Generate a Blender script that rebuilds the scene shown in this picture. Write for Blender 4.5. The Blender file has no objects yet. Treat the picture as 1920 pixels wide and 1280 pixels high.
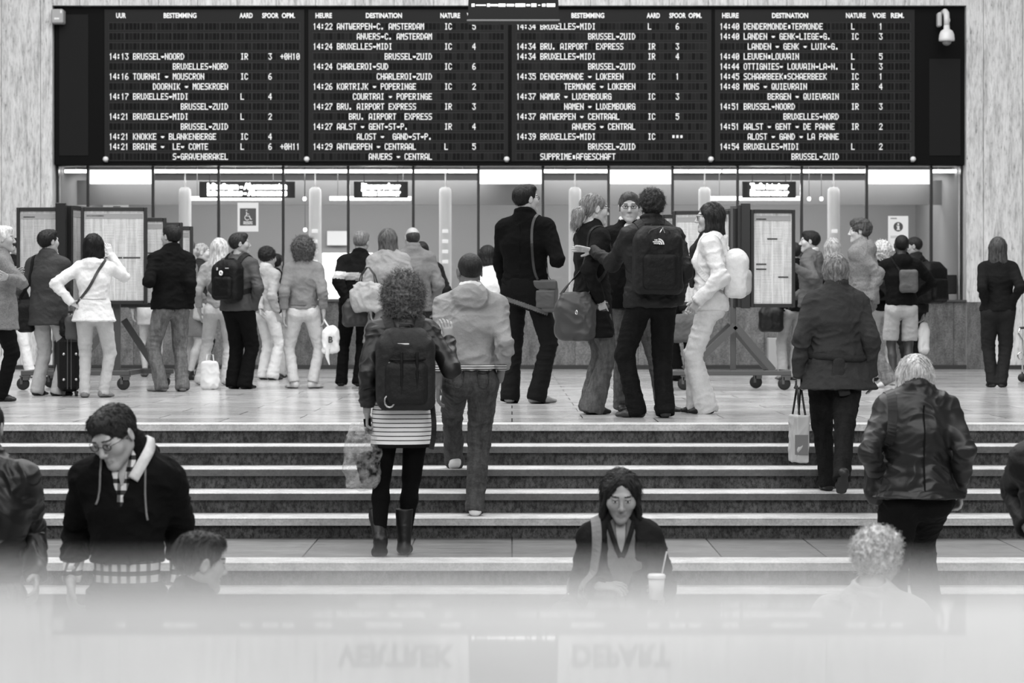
import bpy, math, random
import numpy as np
from mathutils import Vector, Matrix
random.seed(7); rng = np.random.default_rng(7)
C = bpy.context.scene.collection
PI = math.pi

# ------------------------------------------------------------------ camera, world, lights, exposure
F, HOR, HC = 4380.0, 592.0, 0.76          # focal length in pixels, horizon row, eye height above the upper floor
cam = bpy.data.cameras.new('camera'); camo = bpy.data.objects.new('camera', cam); C.objects.link(camo)
camo.location = (0, 0, HC); camo.rotation_euler = (PI/2, 0, 0)
cam.sensor_width = 36; cam.lens = 36*F/1920; cam.shift_y = -(640-HOR)/1920
cam.clip_start = .05; cam.clip_end = 200
cam.dof.use_dof = True; cam.dof.focus_distance = 16.8; cam.dof.aperture_fstop = 4.3
bpy.context.scene.camera = camo
sc = bpy.context.scene
vs = sc.view_settings
sc.display_settings.display_device = 'sRGB'
vs.view_transform = 'Standard'; vs.look = 'None'; vs.gamma = 1; vs.use_curve_mapping = False; vs.exposure = 0.0
sc.cycles.use_denoising = True
sc.cycles.max_bounces = 6; sc.cycles.transparent_max_bounces = 12
W = bpy.data.worlds.new('hall_daylight'); sc.world = W; W.use_nodes = True
W.node_tree.nodes['Background'].inputs[0].default_value = (1, 1, 1, 1)
W.node_tree.nodes['Background'].inputs[1].default_value = 0.13

def area(name, loc, size, power, target):
    l = bpy.data.lights.new(name, 'AREA'); l.shape = 'RECTANGLE'; l.size, l.size_y = size; l.energy = power
    o = bpy.data.objects.new(name, l); C.objects.link(o); o.location = loc
    o.rotation_euler = (Vector(target)-Vector(loc)).to_track_quat('-Z', 'Y').to_euler(); return o
area('overhead_light', (0, 22, 11), (18, 9), 2500, (0, 22, 0))
area('overhead_light', (-2, 11, 11), (16, 6), 1150, (0, 14, 0))
area('overhead_light', (0, 2.5, 8), (12, 5), 640, (0, 3.5, 0))  # added to brighten the parapet; no known opening above it
area('overhead_light', (0, 29.5, 8.8), (16, 1.5), 260, (0, 31.5, 0))
area('fill_light', (-14, 14, 8), (8, 6), 480, (0, 20, 1))  # added side light that gives the figures shape, not a known window
area('fill_light', (5, -6, 11), (16, 6), 1750, (0, 26, 1))  # added frontal fill from behind the camera, no window there

# ------------------------------------------------------------------ helpers
def lin(v):
    v = v/255.0
    return v/12.92 if v <= .04045 else ((v+.055)/1.055)**2.4
MATS = {}; DARKEN = ('cloth', 'knit', 'denim', 'leather', 'nylon', 'hair')   # dark dyed cloth is darker than its printed tone
def mat(kind, v=128, **kw):
    key = (kind, v, tuple(sorted(kw.items())))
    if key in MATS: return MATS[key]
    m = bpy.data.materials.new(kind); m.use_nodes = True; nt = m.node_tree; N = nt.nodes; L = nt.links
    b = N['Principled BSDF']
    if kind in DARKEN and v < 100: v = v*(.42+.58*v/100)
    g = lin(v)
    def setc(c): b.inputs['Base Color'].default_value = (c, c, c, 1)
    setc(g); b.inputs['Roughness'].default_value = kw.get('rough', .6)
    b.inputs['Specular IOR Level'].default_value = kw.get('spec', .5)
    def coord(sx=1, sy=1, sz=1):
        t = N.new('ShaderNodeTexCoord'); mp = N.new('ShaderNodeMapping'); mp.inputs['Scale'].default_value = (sx, sy, sz)
        L.new(t.outputs['Object'], mp.inputs['Vector']); return mp.outputs[0]
    def noise(vec, scale, detail=4, rough=.6):
        n = N.new('ShaderNodeTexNoise'); n.inputs['Scale'].default_value = scale; n.inputs['Detail'].default_value = detail
        n.inputs['Roughness'].default_value = rough
        L.new(vec, n.inputs['Vector']); return n.outputs['Fac']
    def ramp(fac, stops):
        r = N.new('ShaderNodeValToRGB'); e = r.color_ramp.elements
        while len(e) < len(stops): e.new(.5)
        for el, (p, c) in zip(e, stops): el.position = p; c = lin(c); el.color = (c, c, c, 1)
        L.new(fac, r.inputs[0]); return r.outputs[0]
    def bump(h, s, d=.01):
        bn = N.new('ShaderNodeBump'); bn.inputs['Strength'].default_value = s; bn.inputs['Distance'].default_value = d
        L.new(h, bn.inputs['Height']); L.new(bn.outputs[0], b.inputs['Normal'])
    def mul(a, bb):
        x = N.new('ShaderNodeMix'); x.data_type = 'RGBA'; x.blend_type = 'MULTIPLY'; x.inputs[0].default_value = 1
        L.new(a, x.inputs[6]); L.new(bb, x.inputs[7]); return x.outputs[2]
    if kind == 'cloth':
        b.inputs['Roughness'].default_value = kw.get('rough', .9); b.inputs['Specular IOR Level'].default_value = .12
        L.new(ramp(noise(coord(), 14, 5, .7), [(.3, v*.95), (.7, min(255, v*1.03))]), b.inputs['Base Color'])
        bump(noise(coord(1, 1, .8), 24, 4, .55), .6, .016)
    elif kind == 'knit':
        b.inputs['Roughness'].default_value = .95; b.inputs['Specular IOR Level'].default_value = .08
        L.new(ramp(noise(coord(), 90, 3), [(.35, v*.9), (.65, min(255, v*1.08))]), b.inputs['Base Color'])
        bump(noise(coord(), 120, 3), .5, .008)
    elif kind == 'denim':
        b.inputs['Roughness'].default_value = .9; b.inputs['Specular IOR Level'].default_value = .1
        L.new(ramp(noise(coord(1, 1, .3), 22, 6, .75), [(.3, v*.7), (.7, min(255, v*1.3))]), b.inputs['Base Color'])
        bump(noise(coord(1, 1, 2), 30, 4), .6, .012)
    elif kind == 'leather':
        b.inputs['Roughness'].default_value = .46; b.inputs['Specular IOR Level'].default_value = .4
        bump(noise(coord(1, 1, .8), 14, 3, .4), .28, .010)
    elif kind == 'nylon':
        b.inputs['Roughness'].default_value = .6; b.inputs['Specular IOR Level'].default_value = .22
        bump(noise(coord(1, 1, 1), 30, 5), .6, .012)
    elif kind == 'skin':
        b.inputs['Roughness'].default_value = .5; b.inputs['Subsurface Weight'].default_value = .0
        L.new(ramp(noise(coord(), 30, 4), [(.3, v*.95), (.7, min(255, v*1.04))]), b.inputs['Base Color'])
    elif kind == 'hair':
        b.inputs['Roughness'].default_value = .5; b.inputs['Specular IOR Level'].default_value = .3
        L.new(ramp(noise(coord(1, 1, .25), 60, 5, .7), [(.3, v*.6), (.7, min(255, v*1.35+4))]), b.inputs['Base Color'])
        bump(noise(coord(1, 1, .2), 110, 4), .8, .01)
    elif kind == 'travertine':
        n1 = noise(coord(7, 7, .8), 1.6, 8, .7); n2 = noise(coord(16, 16, 3), 2.6, 6, .75)
        c = mul(ramp(n1, [(.3, v*.72), (.5, v), (.75, min(255, v*1.12))]), ramp(n2, [(.30, 90), (.40, 225), (.55, 255)]))
        w = N.new('ShaderNodeTexBrick')
        mp = coord(); cx = N.new('ShaderNodeSeparateXYZ'); L.new(mp, cx.inputs[0]); cb = N.new('ShaderNodeCombineXYZ')
        L.new(cx.outputs['X'], cb.inputs['X']); L.new(cx.outputs['Z'], cb.inputs['Y']); L.new(cb.outputs[0], w.inputs['Vector'])
        w.offset = 0; w.inputs['Scale'].default_value = 1; w.inputs['Brick Width'].default_value = kw.get('bw', .56); w.inputs['Row Height'].default_value = 30
        w.inputs['Mortar Size'].default_value = .006; w.inputs['Mortar Smooth'].default_value = .6
        for i, q in ((1, 255), (2, 244), (3, 120)): q = lin(q); w.inputs[i].default_value = (q, q, q, 1)
        L.new(mul(c, w.outputs[0]), b.inputs['Base Color']); b.inputs['Roughness'].default_value = .5; bump(n2, .3, .006)
    elif kind == 'granite':
        n1 = noise(coord(1, 1, .35), 9, 6, .75); n2 = noise(coord(), 70, 3, .6)
        c = mul(ramp(n1, [(.3, v*.7), (.7, min(255, v*1.2))]), ramp(n2, [(.35, 185), (.6, 255)]))
        w = N.new('ShaderNodeTexBrick'); mp = coord(); cx = N.new('ShaderNodeSeparateXYZ'); L.new(mp, cx.inputs[0]); cb = N.new('ShaderNodeCombineXYZ')
        L.new(cx.outputs['X'], cb.inputs['X']); L.new(cx.outputs['Z'], cb.inputs['Y']); L.new(cb.outputs[0], w.inputs['Vector'])
        w.offset = 0; w.inputs['Scale'].default_value = 1; w.inputs['Brick Width'].default_value = .9; w.inputs['Row Height'].default_value = 30
        w.inputs['Mortar Size'].default_value = .004
        for i, q in ((1, 255), (2, 205), (3, 120)): q = lin(q); w.inputs[i].default_value = (q, q, q, 1)
        L.new(mul(c, w.outputs[0]), b.inputs['Base Color']); b.inputs['Roughness'].default_value = .28
    elif kind == 'tiles':
        w = N.new('ShaderNodeTexBrick'); L.new(coord(), w.inputs['Vector'])
        w.offset = kw.get('off', .5); w.inputs['Scale'].default_value = 1; w.inputs['Brick Width'].default_value = kw.get('bw', 1.0); w.inputs['Row Height'].default_value = kw.get('rh', .6)
        w.inputs['Mortar Size'].default_value = .006; w.inputs['Mortar Smooth'].default_value = .3; w.inputs['Bias'].default_value = 0
        for i, q in ((1, min(255, v*1.04)), (2, v*.88), (3, v*.42)): q = lin(q); w.inputs[i].default_value = (q, q, q, 1)
        n1 = noise(coord(1, 1, 1), 3, 6, .7); n2 = noise(coord(.5, 8, 1), 2.5, 5, .7)
        c = mul(w.outputs[0], mul(ramp(n1, [(.3, 205), (.7, 255)]), ramp(n2, [(.3, 225), (.7, 255)])))
        L.new(c, b.inputs['Base Color'])
        L.new(ramp(n2, [(.3, kw.get('r0', 110)), (.7, kw.get('r1', 150))]), b.inputs['Roughness'])
    elif kind == 'stone':
        n1 = noise(coord(1, 1, 1), 6, 8, .7); n2 = noise(coord(), 60, 4, .7)
        L.new(mul(ramp(n1, [(.3, v*.85), (.7, min(255, v*1.08))]), ramp(n2, [(.3, 215), (.6, 255)])), b.inputs['Base Color']); bump(n2, .3, .004)
    elif kind == 'rough_stone':
        n1 = noise(coord(), 5, 5, .6); n2 = noise(coord(1, 1, .6), 42, 4, .8)
        L.new(mul(ramp(n1, [(.3, v*.75), (.7, min(255, v*1.15))]), ramp(n2, [(.38, 110), (.6, 255)])), b.inputs['Base Color']); bump(n2, .8, .01)
        b.inputs['Roughness'].default_value = .8
    elif kind in ('striped', 'checked'):
        sx_ = N.new('ShaderNodeSeparateXYZ'); L.new(coord(), sx_.inputs[0])
        def band(out, per, duty):
            a1 = N.new('ShaderNodeMath'); a1.operation = 'MULTIPLY'; a1.inputs[1].default_value = 1/per; L.new(out, a1.inputs[0])
            a2 = N.new('ShaderNodeMath'); a2.operation = 'FRACT'; L.new(a1.outputs[0], a2.inputs[0])
            a3 = N.new('ShaderNodeMath'); a3.operation = 'LESS_THAN'; a3.inputs[1].default_value = duty; L.new(a2.outputs[0], a3.inputs[0]); return a3.outputs[0]
        per = kw.get('per', .026)
        h1 = band(sx_.outputs['Z'], per, kw.get('duty', .22))
        col = ramp(h1, [(0, v), (1, kw.get('v2', 35))])
        if kind == 'checked': col = mul(col, ramp(band(sx_.outputs['X'], per*.8, .4), [(0, 255), (1, 120)]))
        L.new(col, b.inputs['Base Color']); b.inputs['Roughness'].default_value = .9; b.inputs['Specular IOR Level'].default_value = .1
    elif kind == 'emit':
        b.inputs['Emission Color'].default_value = (1, 1, 1, 1); b.inputs['Emission Strength'].default_value = kw.get('s', 5)
    elif kind == 'glass':
        N.remove(b); tr = N.new('ShaderNodeBsdfTransparent'); gl = N.new('ShaderNodeBsdfGlossy'); gl.inputs['Roughness'].default_value = .02
        q = kw.get('t', .9); tr.inputs[0].default_value = (q, q, q, 1)
        fr = N.new('ShaderNodeFresnel'); fr.inputs[0].default_value = 1.45; mx = N.new('ShaderNodeMixShader')
        L.new(fr.outputs[0], mx.inputs[0]); L.new(tr.outputs[0], mx.inputs[1]); L.new(gl.outputs[0], mx.inputs[2]); L.new(mx.outputs[0], N['Material Output'].inputs[0])
    elif kind == 'plastic_film':
        N.remove(b); tr = N.new('ShaderNodeBsdfTransparent'); gl = N.new('ShaderNodeBsdfPrincipled'); gl.inputs['Roughness'].default_value = .25
        gl.inputs['Base Color'].default_value = (.6, .6, .6, 1)
        mx = N.new('ShaderNodeMixShader')
        t = coord(); r = ramp(noise(t, 18, 5), [(.38, 35), (.6, 165)]); L.new(r, mx.inputs[0])
        bn = N.new('ShaderNodeBump'); bn.inputs['Strength'].default_value = 1; bn.inputs['Distance'].default_value = .02; L.new(noise(t, 22, 5), bn.inputs['Height']); L.new(bn.outputs[0], gl.inputs['Normal'])
        L.new(tr.outputs[0], mx.inputs[1]); L.new(gl.outputs[0], mx.inputs[2]); L.new(mx.outputs[0], N['Material Output'].inputs[0])
    elif kind == 'paper':
        # printed timetable: fine rows of grey print
        w = N.new('ShaderNodeTexBrick'); mp = coord(); cx = N.new('ShaderNodeSeparateXYZ'); L.new(mp, cx.inputs[0]); cb = N.new('ShaderNodeCombineXYZ')
        L.new(cx.outputs['X'], cb.inputs['X']); L.new(cx.outputs['Z'], cb.inputs['Y']); L.new(cb.outputs[0], w.inputs['Vector'])
        w.offset = 0; w.inputs['Scale'].default_value = 1; w.inputs['Brick Width'].default_value = .115; w.inputs['Row Height'].default_value = .014
        w.inputs['Mortar Size'].default_value = .006; w.inputs['Mortar Smooth'].default_value = .4
        for i, q in ((1, v*.68), (2, v*.84), (3, v)): q = lin(q); w.inputs[i].default_value = (q, q, q, 1)
        L.new(mul(w.outputs[0], ramp(noise(coord(12, 12, 1.2), 3, 4), [(.3, 215), (.6, 255)])), b.inputs['Base Color']); b.inputs['Roughness'].default_value = .35
    elif kind == 'metal':
        b.inputs['Metallic'].default_value = 1; b.inputs['Roughness'].default_value = kw.get('rough', .35)
    MATS[key] = m; return m

def tag(o, label=None, cat=None, group=None, kind=None):
    if label: o['label'] = label
    if cat: o['category'] = cat
    if group: o['group'] = group
    if kind: o['kind'] = kind
    return o

def mesh_obj(name, V, quads, mats, parent=None, fm=None, smooth=True, tris=None):
    V = np.asarray(V, np.float64); me = bpy.data.meshes.new(name)
    q = np.asarray(quads, np.int32).reshape(-1, 4); nq = len(q)
    loops = q.ravel(); starts = np.arange(nq)*4; tot = np.full(nq, 4)
    if tris is not None and len(tris):
        t = np.asarray(tris, np.int32).reshape(-1, 3); starts = np.concatenate([starts, nq*4+np.arange(len(t))*3]); tot = np.concatenate([tot, np.full(len(t), 3)]); loops = np.concatenate([loops, t.ravel()])
    me.vertices.add(len(V)); me.vertices.foreach_set('co', V.astype(np.float32).ravel())
    me.loops.add(len(loops)); me.loops.foreach_set('vertex_index', loops.astype(np.int32))
    me.polygons.add(len(starts)); me.polygons.foreach_set('loop_start', starts.astype(np.int32)); me.polygons.foreach_set('loop_total', tot.astype(np.int32))
    for m in mats: me.materials.append(m)
    if fm is not None: me.polygons.foreach_set('material_index', np.asarray(fm, np.int32))
    me.polygons.foreach_set('use_smooth', np.full(len(starts), bool(smooth)))
    me.update(calc_edges=True); me.validate()
    o = bpy.data.objects.new(name, me); C.objects.link(o)
    if parent: o.parent = parent
    return o

class MB:
    """collects shapes and links them as ONE mesh object"""
    def __init__(s): s.V = []; s.Q = []; s.M = []; s.T = []; s.TM = []; s.n = 0
    def add(s, V, Q, m=0, T=()):
        V = np.asarray(V, float).reshape(-1, 3); s.V.append(V)
        for q in Q: s.Q.append([i+s.n for i in q]); s.M.append(m)
        for t in T: s.T.append([i+s.n for i in t]); s.TM.append(m)
        s.n += len(V); return s
    def box(s, a, b, m=0, bev=0, R=None, c=None):
        """box between corners a and b, optional bevel; R rotates about c"""
        a = np.array(a, float); b = np.array(b, float); lo = np.minimum(a, b); hi = np.maximum(a, b); r = min(bev, *( (hi-lo)*.49 ))
        if r <= 0:
            V = [[(lo, hi)[i][0], (lo, hi)[j][1], (lo, hi)[k][2]] for i in (0, 1) for j in (0, 1) for k in (0, 1)]
            Q = [(0, 1, 3, 2), (4, 6, 7, 5), (0, 4, 5, 1), (2, 3, 7, 6), (0, 2, 6, 4), (1, 5, 7, 3)]; T = []
        else:
            V = []; 
            idx = {}
            for i in (0, 1):
                for j in (0, 1):
                    for k in (0, 1):
                        corner = np.array([(lo, hi)[i][0], (lo, hi)[j][1], (lo, hi)[k][2]]); sg = np.array([1-2*i, 1-2*j, 1-2*k])
                        for ax in range(3):
                            v = corner+sg*r; v[ax] = corner[ax]; idx[(i, j, k, ax)] = len(V); V.append(v)
            Q = []; T = []
            def f(*k): return idx[k]
            for ax in range(3):
                o1, o2 = [x for x in range(3) if x != ax]
                for side in (0, 1):
                    q = []
                    for (u, w) in ((0, 0), (1, 0), (1, 1), (0, 1)):
                        k = [0, 0, 0]; k[ax] = side; k[o1] = u; k[o2] = w; q.append(f(*k, ax))
                    if (side == 0) ^ (ax == 1): q = q[::-1]
                    Q.append(q)
                for u in (0, 1):
                    for w in (0, 1):
                        k0 = [0, 0, 0]; k0[o1] = u; k0[o2] = w; k1 = list(k0); k1[ax] = 1
                        q = [f(*k0, o1), f(*k1, o1), f(*k1, o2), f(*k0, o2)]
                        P = [np.array(V[x]) for x in q]; nn = np.cross(P[1]-P[0], P[2]-P[1]); cc = sum(P)/4-(lo+hi)/2; cc[ax] = 0
                        if nn@cc < 0: q = q[::-1]
                        Q.append(q)
            for i in (0, 1):
                for j in (0, 1):
                    for k in (0, 1):
                        t = [f(i, j, k, 0), f(i, j, k, 1), f(i, j, k, 2)]; P = [np.array(V[x]) for x in t]
                        if np.cross(P[1]-P[0], P[2]-P[1])@(sum(P)/3-(lo+hi)/2) < 0: t = t[::-1]
                        T.append(t)
        V = np.array(V)
        if R is not None:
            c = (lo+hi)/2 if c is None else np.array(c); V = (V-c)@np.array(R).T+c
        return s.add(V, Q, m, T)
    def quad(s, P, m=0): return s.add(P, [(0, 1, 2, 3)], m)
    def tube(s, pts, r, n=8, m=0, cap=True):
        pts = np.array(pts, float); k = len(pts); r = np.broadcast_to(np.array(r, float), (k,)) ; V = []
        up = None
        for i in range(k):
            t = pts[min(i+1, k-1)]-pts[max(i-1, 0)]; t /= np.linalg.norm(t)+1e-9
            if up is None: up = np.array([0, 0, 1.]) if abs(t[2]) < .9 else np.array([1., 0, 0])
            u = np.cross(t, up); u /= np.linalg.norm(u)+1e-9; w = np.cross(u, t); up = w
            for j in range(n): a = 2*PI*j/n; V.append(pts[i]+r[i]*(math.cos(a)*u+math.sin(a)*w))
        Q = [(i*n+j, (i+1)*n+j, (i+1)*n+(j+1) % n, i*n+(j+1) % n) for i in range(k-1) for j in range(n)]; T = []
        if cap:
            V += [pts[0], pts[-1]]; a, b = k*n, k*n+1
            T = [(a, j, (j+1) % n) for j in range(n)]+[(b, (k-1)*n+(j+1) % n, (k-1)*n+j) for j in range(n)]
        return s.add(V, Q, m, T)
    def lathe(s, prof, n=20, m=0, c=(0, 0, 0), axis='z'):
        V = []; k = len(prof)
        for (r, z) in prof:
            for j in range(n):
                a = 2*PI*j/n; v = (r*math.cos(a), r*math.sin(a), z)
                if axis == 'x': v = (z, v[0], v[1])
                if axis == 'y': v = (v[0], z, v[1])
                V.append(np.array(v)+c)
        return s.add(V, [(i*n+j, i*n+(j+1) % n, (i+1)*n+(j+1) % n, (i+1)*n+j) for i in range(k-1) for j in range(n)], m)
    def build(s, name, mats, parent=None, smooth=False, loc=None):
        V = np.concatenate(s.V); mats = mats if isinstance(mats, (list, tuple)) else [mats]
        if loc is not None: V = V-np.array(loc)
        o = mesh_obj(name, V, s.Q, mats, parent, s.M+s.TM, smooth, s.T)
        if loc is not None: o.location = loc
        return o

def empty(name, loc, rz=0):
    o = bpy.data.objects.new(name, None); C.objects.link(o); o.location = loc; o.rotation_euler = (0, 0, rz); o.empty_display_size = .1; return o
def copy_tree(o, parent=None):
    c = o.copy(); C.objects.link(c); c.parent = parent
    for ch in list(o.children): copy_tree(ch, c)
    return c
def text_mesh(body, size, bold=0.0, align='CENTER', extrude=0.0, shear=0):
    cu = bpy.data.curves.new('t', 'FONT'); cu.body = body; cu.size = size; cu.align_x = align; cu.align_y = 'CENTER'; cu.offset = bold; cu.extrude = extrude; cu.resolution_u = 3; cu.shear = shear
    o = bpy.data.objects.new('t', cu); C.objects.link(o); bpy.context.view_layer.update()
    me = bpy.data.meshes.new_from_object(o.evaluated_get(bpy.context.evaluated_depsgraph_get()))
    bpy.data.objects.remove(o); return me
def text_obj(name, body, size, m, loc, parent=None, rot=(PI/2, 0, 0), bold=0., align='CENTER', width=None, extrude=0.002, mtx=None):
    me = text_mesh(body, size, bold, align, extrude); me.materials.clear(); me.materials.append(m)
    o = bpy.data.objects.new(name, me); C.objects.link(o); o.parent = parent
    if width:
        V = [v.co.x for v in me.vertices]; k = width/(max(V)-min(V))
        for v in me.vertices: v.co.x *= k
    M = Matrix.Translation(loc) @ Matrix(mtx).to_4x4() if mtx is not None else Matrix.Translation(loc) @ Matrix.Rotation(rot[2], 4, 'Z') @ Matrix.Rotation(rot[0], 4, 'X')
    me.transform(M); return o
def X_(px, D): return (px-960)/F*D
def Z_(py, D): return HC-(py-HOR)/F*D
def D_(py, z=0): return F*(HC-z)/(py-HOR)
# ------------------------------------------------------------------ the setting
RI, TR, D0 = .133, .37, 16.4            # riser, tread, distance of the top step's edge
DW = 33.3                               # front face of the back wall
XL, XR = X_(98, DW), X_(1812, DW)
ZT, ZB, ZS = Z_(10, DW), Z_(309, DW), Z_(566, DW)
def struct(name, mb, m, smooth=False): return tag(mb.build(name, m, None, smooth), kind='structure')
mb = MB(); mb.box((-14, D0+.30, -.3), (14, DW+4.5, 0)); struct('floor', mb, mat('tiles', 216, bw=1.05, rh=.62, r0=95, r1=135))
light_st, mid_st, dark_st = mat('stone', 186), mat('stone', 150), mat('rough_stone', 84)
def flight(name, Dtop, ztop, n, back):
    """n nosing slabs going down from the edge at Dtop/ztop, with recessed rough risers under each"""
    mb = MB()
    for i in range(n):
        d = Dtop-i*TR; z = ztop-i*RI; deep = back if i == 0 else TR+.04
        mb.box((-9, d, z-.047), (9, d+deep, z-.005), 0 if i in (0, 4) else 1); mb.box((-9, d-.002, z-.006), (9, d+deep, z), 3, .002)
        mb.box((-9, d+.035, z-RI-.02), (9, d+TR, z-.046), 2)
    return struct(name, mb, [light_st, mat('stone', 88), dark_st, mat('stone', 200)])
# thin pale caps over darker front edges paint the light from above into the steps
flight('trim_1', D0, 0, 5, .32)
DL = D0-4*TR+.035; ZL = -5*RI; DL2 = 13.5
mb = MB(); mb.box((-9, DL2+.30, ZL-.25), (9, DL+.2, ZL)); struct('floor_landing', mb, mat('tiles', 130, bw=.62, rh=3.0, off=0, r0=150, r1=190))
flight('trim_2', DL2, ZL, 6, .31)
DM = DL2-5*TR+.035; ZM = ZL-6*RI; DM2 = 9.8
mb = MB(); mb.box((-9, DM2+.30, ZM-.25), (9, DM+.2, ZM)); struct('floor_lower_landing', mb, mat('tiles', 170, bw=.62, rh=3.0, off=0, r0=150, r1=190))
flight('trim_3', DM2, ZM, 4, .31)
ZN = ZM-4*RI
mb = MB(); mb.box((-9, -3, ZN-.2), (9, DM2-3*TR+.1, ZN)); struct('floor_lower_hall', mb, mat('tiles', 160, bw=.9, rh=.6))

# polished stone parapet right under the lens
LZ = HC-.063
mb = MB(); mb.box((-3, .20, ZN), (3, .567, LZ), 0, .006)
lm = mat('stone', 196); lm = lm.copy(); lm.name = 'polished_parapet'; pb = lm.node_tree.nodes['Principled BSDF']
pb.inputs['Specular IOR Level'].default_value = 0; _n = lm.node_tree.nodes; _gl = _n.new('ShaderNodeBsdfGlossy'); _gl.inputs['Roughness'].default_value = .018; _mx = _n.new('ShaderNodeMixShader'); _mx.inputs[0].default_value = .16
lm.node_tree.links.new(pb.outputs[0], _mx.inputs[1]); lm.node_tree.links.new(_gl.outputs[0], _mx.inputs[2]); lm.node_tree.links.new(_mx.outputs[0], _n['Material Output'].inputs[0])
for l in list(pb.inputs['Normal'].links): lm.node_tree.links.remove(l)
struct('wall_parapet', mb, lm)

# back wall: travertine around the big opening
tv = mat('travertine', 218)
mb = MB(); mb.box((-14, DW, 0), (XL, DW+.6, 9)); struct('wall_left', mb, tv)
mb = MB(); mb.box((XR, DW, 0), (14, DW+.6, 9)); struct('wall_right', mb, tv)
mb = MB(); mb.box((XL, DW, ZT), (XR, DW+.6, 9)); struct('wall_back', mb, tv)
XG = X_(1853, DW)
mb = MB(); mb.box((XL, DW+.02, 0.0), (XR, DW+.5, ZS), 0); mb.box((XR, DW-.012, 0), (XG, DW, ZS), 0)
struct('wall_counter', mb, mat('granite', 122))
mb = MB(); mb.box((-14, DW-.03, 0), (XL, DW-.001, .06)); mb.box((XL, DW-.0, 0), (XR, DW+.019, .06)); mb.box((XG, DW-.03, 0), (14, DW-.001, .06))
struct('baseboard_back', mb, mat('paint', 42))
mb = MB(); mb.box((XL, DW-.03, ZS), (XR, DW+.52, ZS+.03), 0, .006); struct('trim_4', mb, mat('paint', 70, rough=.3))
# raised letters on the stone above the board (outside the frame, seen only mirrored in the parapet)
dm = mat('paint', 40)
for px0, px1, s in ((632, 850, 'VERTREK'), (1072, 1256, 'DEPART')):
    o = text_obj('wall_lettering', s, .42, dm, (0, 0, 0), None, bold=.012, extrude=.02, width=(px1-px0)/F*DW)
    o.location = ((X_(px0, DW)+X_(px1, DW))/2, DW-.02, Z_(-27, DW))
    tag(o, 'dark raised letters reading %s on the stone above the board' % s, 'lettering')
# ceiling high above and a dark far room lining
mb = MB(); mb.box((-14, 27.2, 9.0), (14, DW+.6, 9.3)); struct('ceiling', mb, mat('paint', 190))

# ---- ticket office behind the glass
GD = DW+.30; BR = DW+4.2
mb = MB(); mb.box((XL-1, BR, 0), (XR+1, BR+.1, 3.3)); struct('wall_office', mb, mat('paint', 128))
mb = MB(); mb.box((XL-1, GD+.2, 3.02), (XR+1, BR, 3.1)); struct('ceiling_office', mb, mat('paint', 95))
mb = MB(); mb.box((XL-.06, DW+.6, 0), (XL, BR, 3.1)); struct('wall_office_left', mb, mat('paint', 120))
mb = MB(); mb.box((XR, DW+.6, 0), (XR+.06, BR, 3.1)); struct('wall_office_right', mb, mat('paint', 120))
mull = [108, 165, 287, 410, 531, 653, 775, 897, 1018, 1141, 1261, 1383, 1503, 1625, 1746, 1803]
mz0, mz1 = ZS+.03, Z_(312, GD)
mm = mat('paint', 30, rough=.35)
proto = None
for k, px in enumerate(mull):
    if proto is None:
        mb = MB(); mb.box((-.018, -.03, mz0), (.018, .05, mz1), 0, .004); proto = tag(mb.build('trim_5', mm), kind='structure'); o = proto
    else: o = proto.copy(); C.objects.link(o); o.name = 'trim_5'
    o.location = (X_(px, GD), GD, 0)
mb = MB(); mb.box((XL, GD-.03, mz1), (XR, GD+.05, mz1+.06)); struct('trim_6', mb, mm)
for k in range(len(mull)-1):
    x0, x1 = X_(mull[k], GD)+.018, X_(mull[k+1], GD)-.018
    mb = MB(); mb.box((x0, GD-.004, mz0), (x1, GD+.004, mz1)); struct('window_%d' % (k+1), mb, mat('glass', 0, t=.93))
# ceiling strip lights
em = mat('emit', 255, s=7.0)
def lab(o, t, c, g=None): return tag(o, t, c, g)
px_strips = [(122, 163), (289, 331), (333, 408), (412, 470), (472, 529), (533, 595), (597, 651), (655, 713), (715, 773), (777, 838), (840, 895), (1020, 1060), (1062, 1139), (1263, 1290), (1292, 1352), (1355, 1381), (1385, 1500), (1505, 1528), (1530, 1595), (1597, 1622), (1748, 1770), (1772, 1800)]
for a, b_ in px_strips:
    D = GD+.5; mb = MB(); xc = (X_(a, D)+X_(b_, D))/2; w = (X_(b_, D)-X_(a, D))/2
    mb.box((-w, -.04, -.022), (w, .04, .022), 0, .004)
    o = mb.build('strip_light', em); hg = MB(); [hg.box((q_-.006, -.006, .02), (q_+.006, .006, 3.03-Z_(321, D)), 0) for q_ in (0,)]; hg.build('hanger', mat('paint', 90), o); o.location = (xc, D, Z_(321, D)); tag(o, 'thin fluorescent strip light along the top edge of the ticket office windows', 'light', 'strip lights along the window head')
for a, b_ in ((168, 285), (899, 1016), (1143, 1259), (1627, 1744)):
    D = GD+.42; mb = MB(); xc = (X_(a, D)+X_(b_, D))/2; w = (X_(b_, D)-X_(a, D))/2; zt, zb = Z_(318, D), Z_(345, D)
    mb.box((-w, -.02, zb-zt), (w, .02, 0), 0, .01); o = mb.build('light_box', mat('emit', 250, s=1.6)); o.location = (xc, D, zt)
    tag(o, {168: 'wide white light box above the leftmost ticket window behind the timetable cases', 899: 'wide white light box above the head of the tall man in black', 1143: 'wide white light box above the man in glasses facing the camera', 1627: 'wide white light box above the white information poster'}[a], 'light', 'light boxes above ticket windows')
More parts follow.
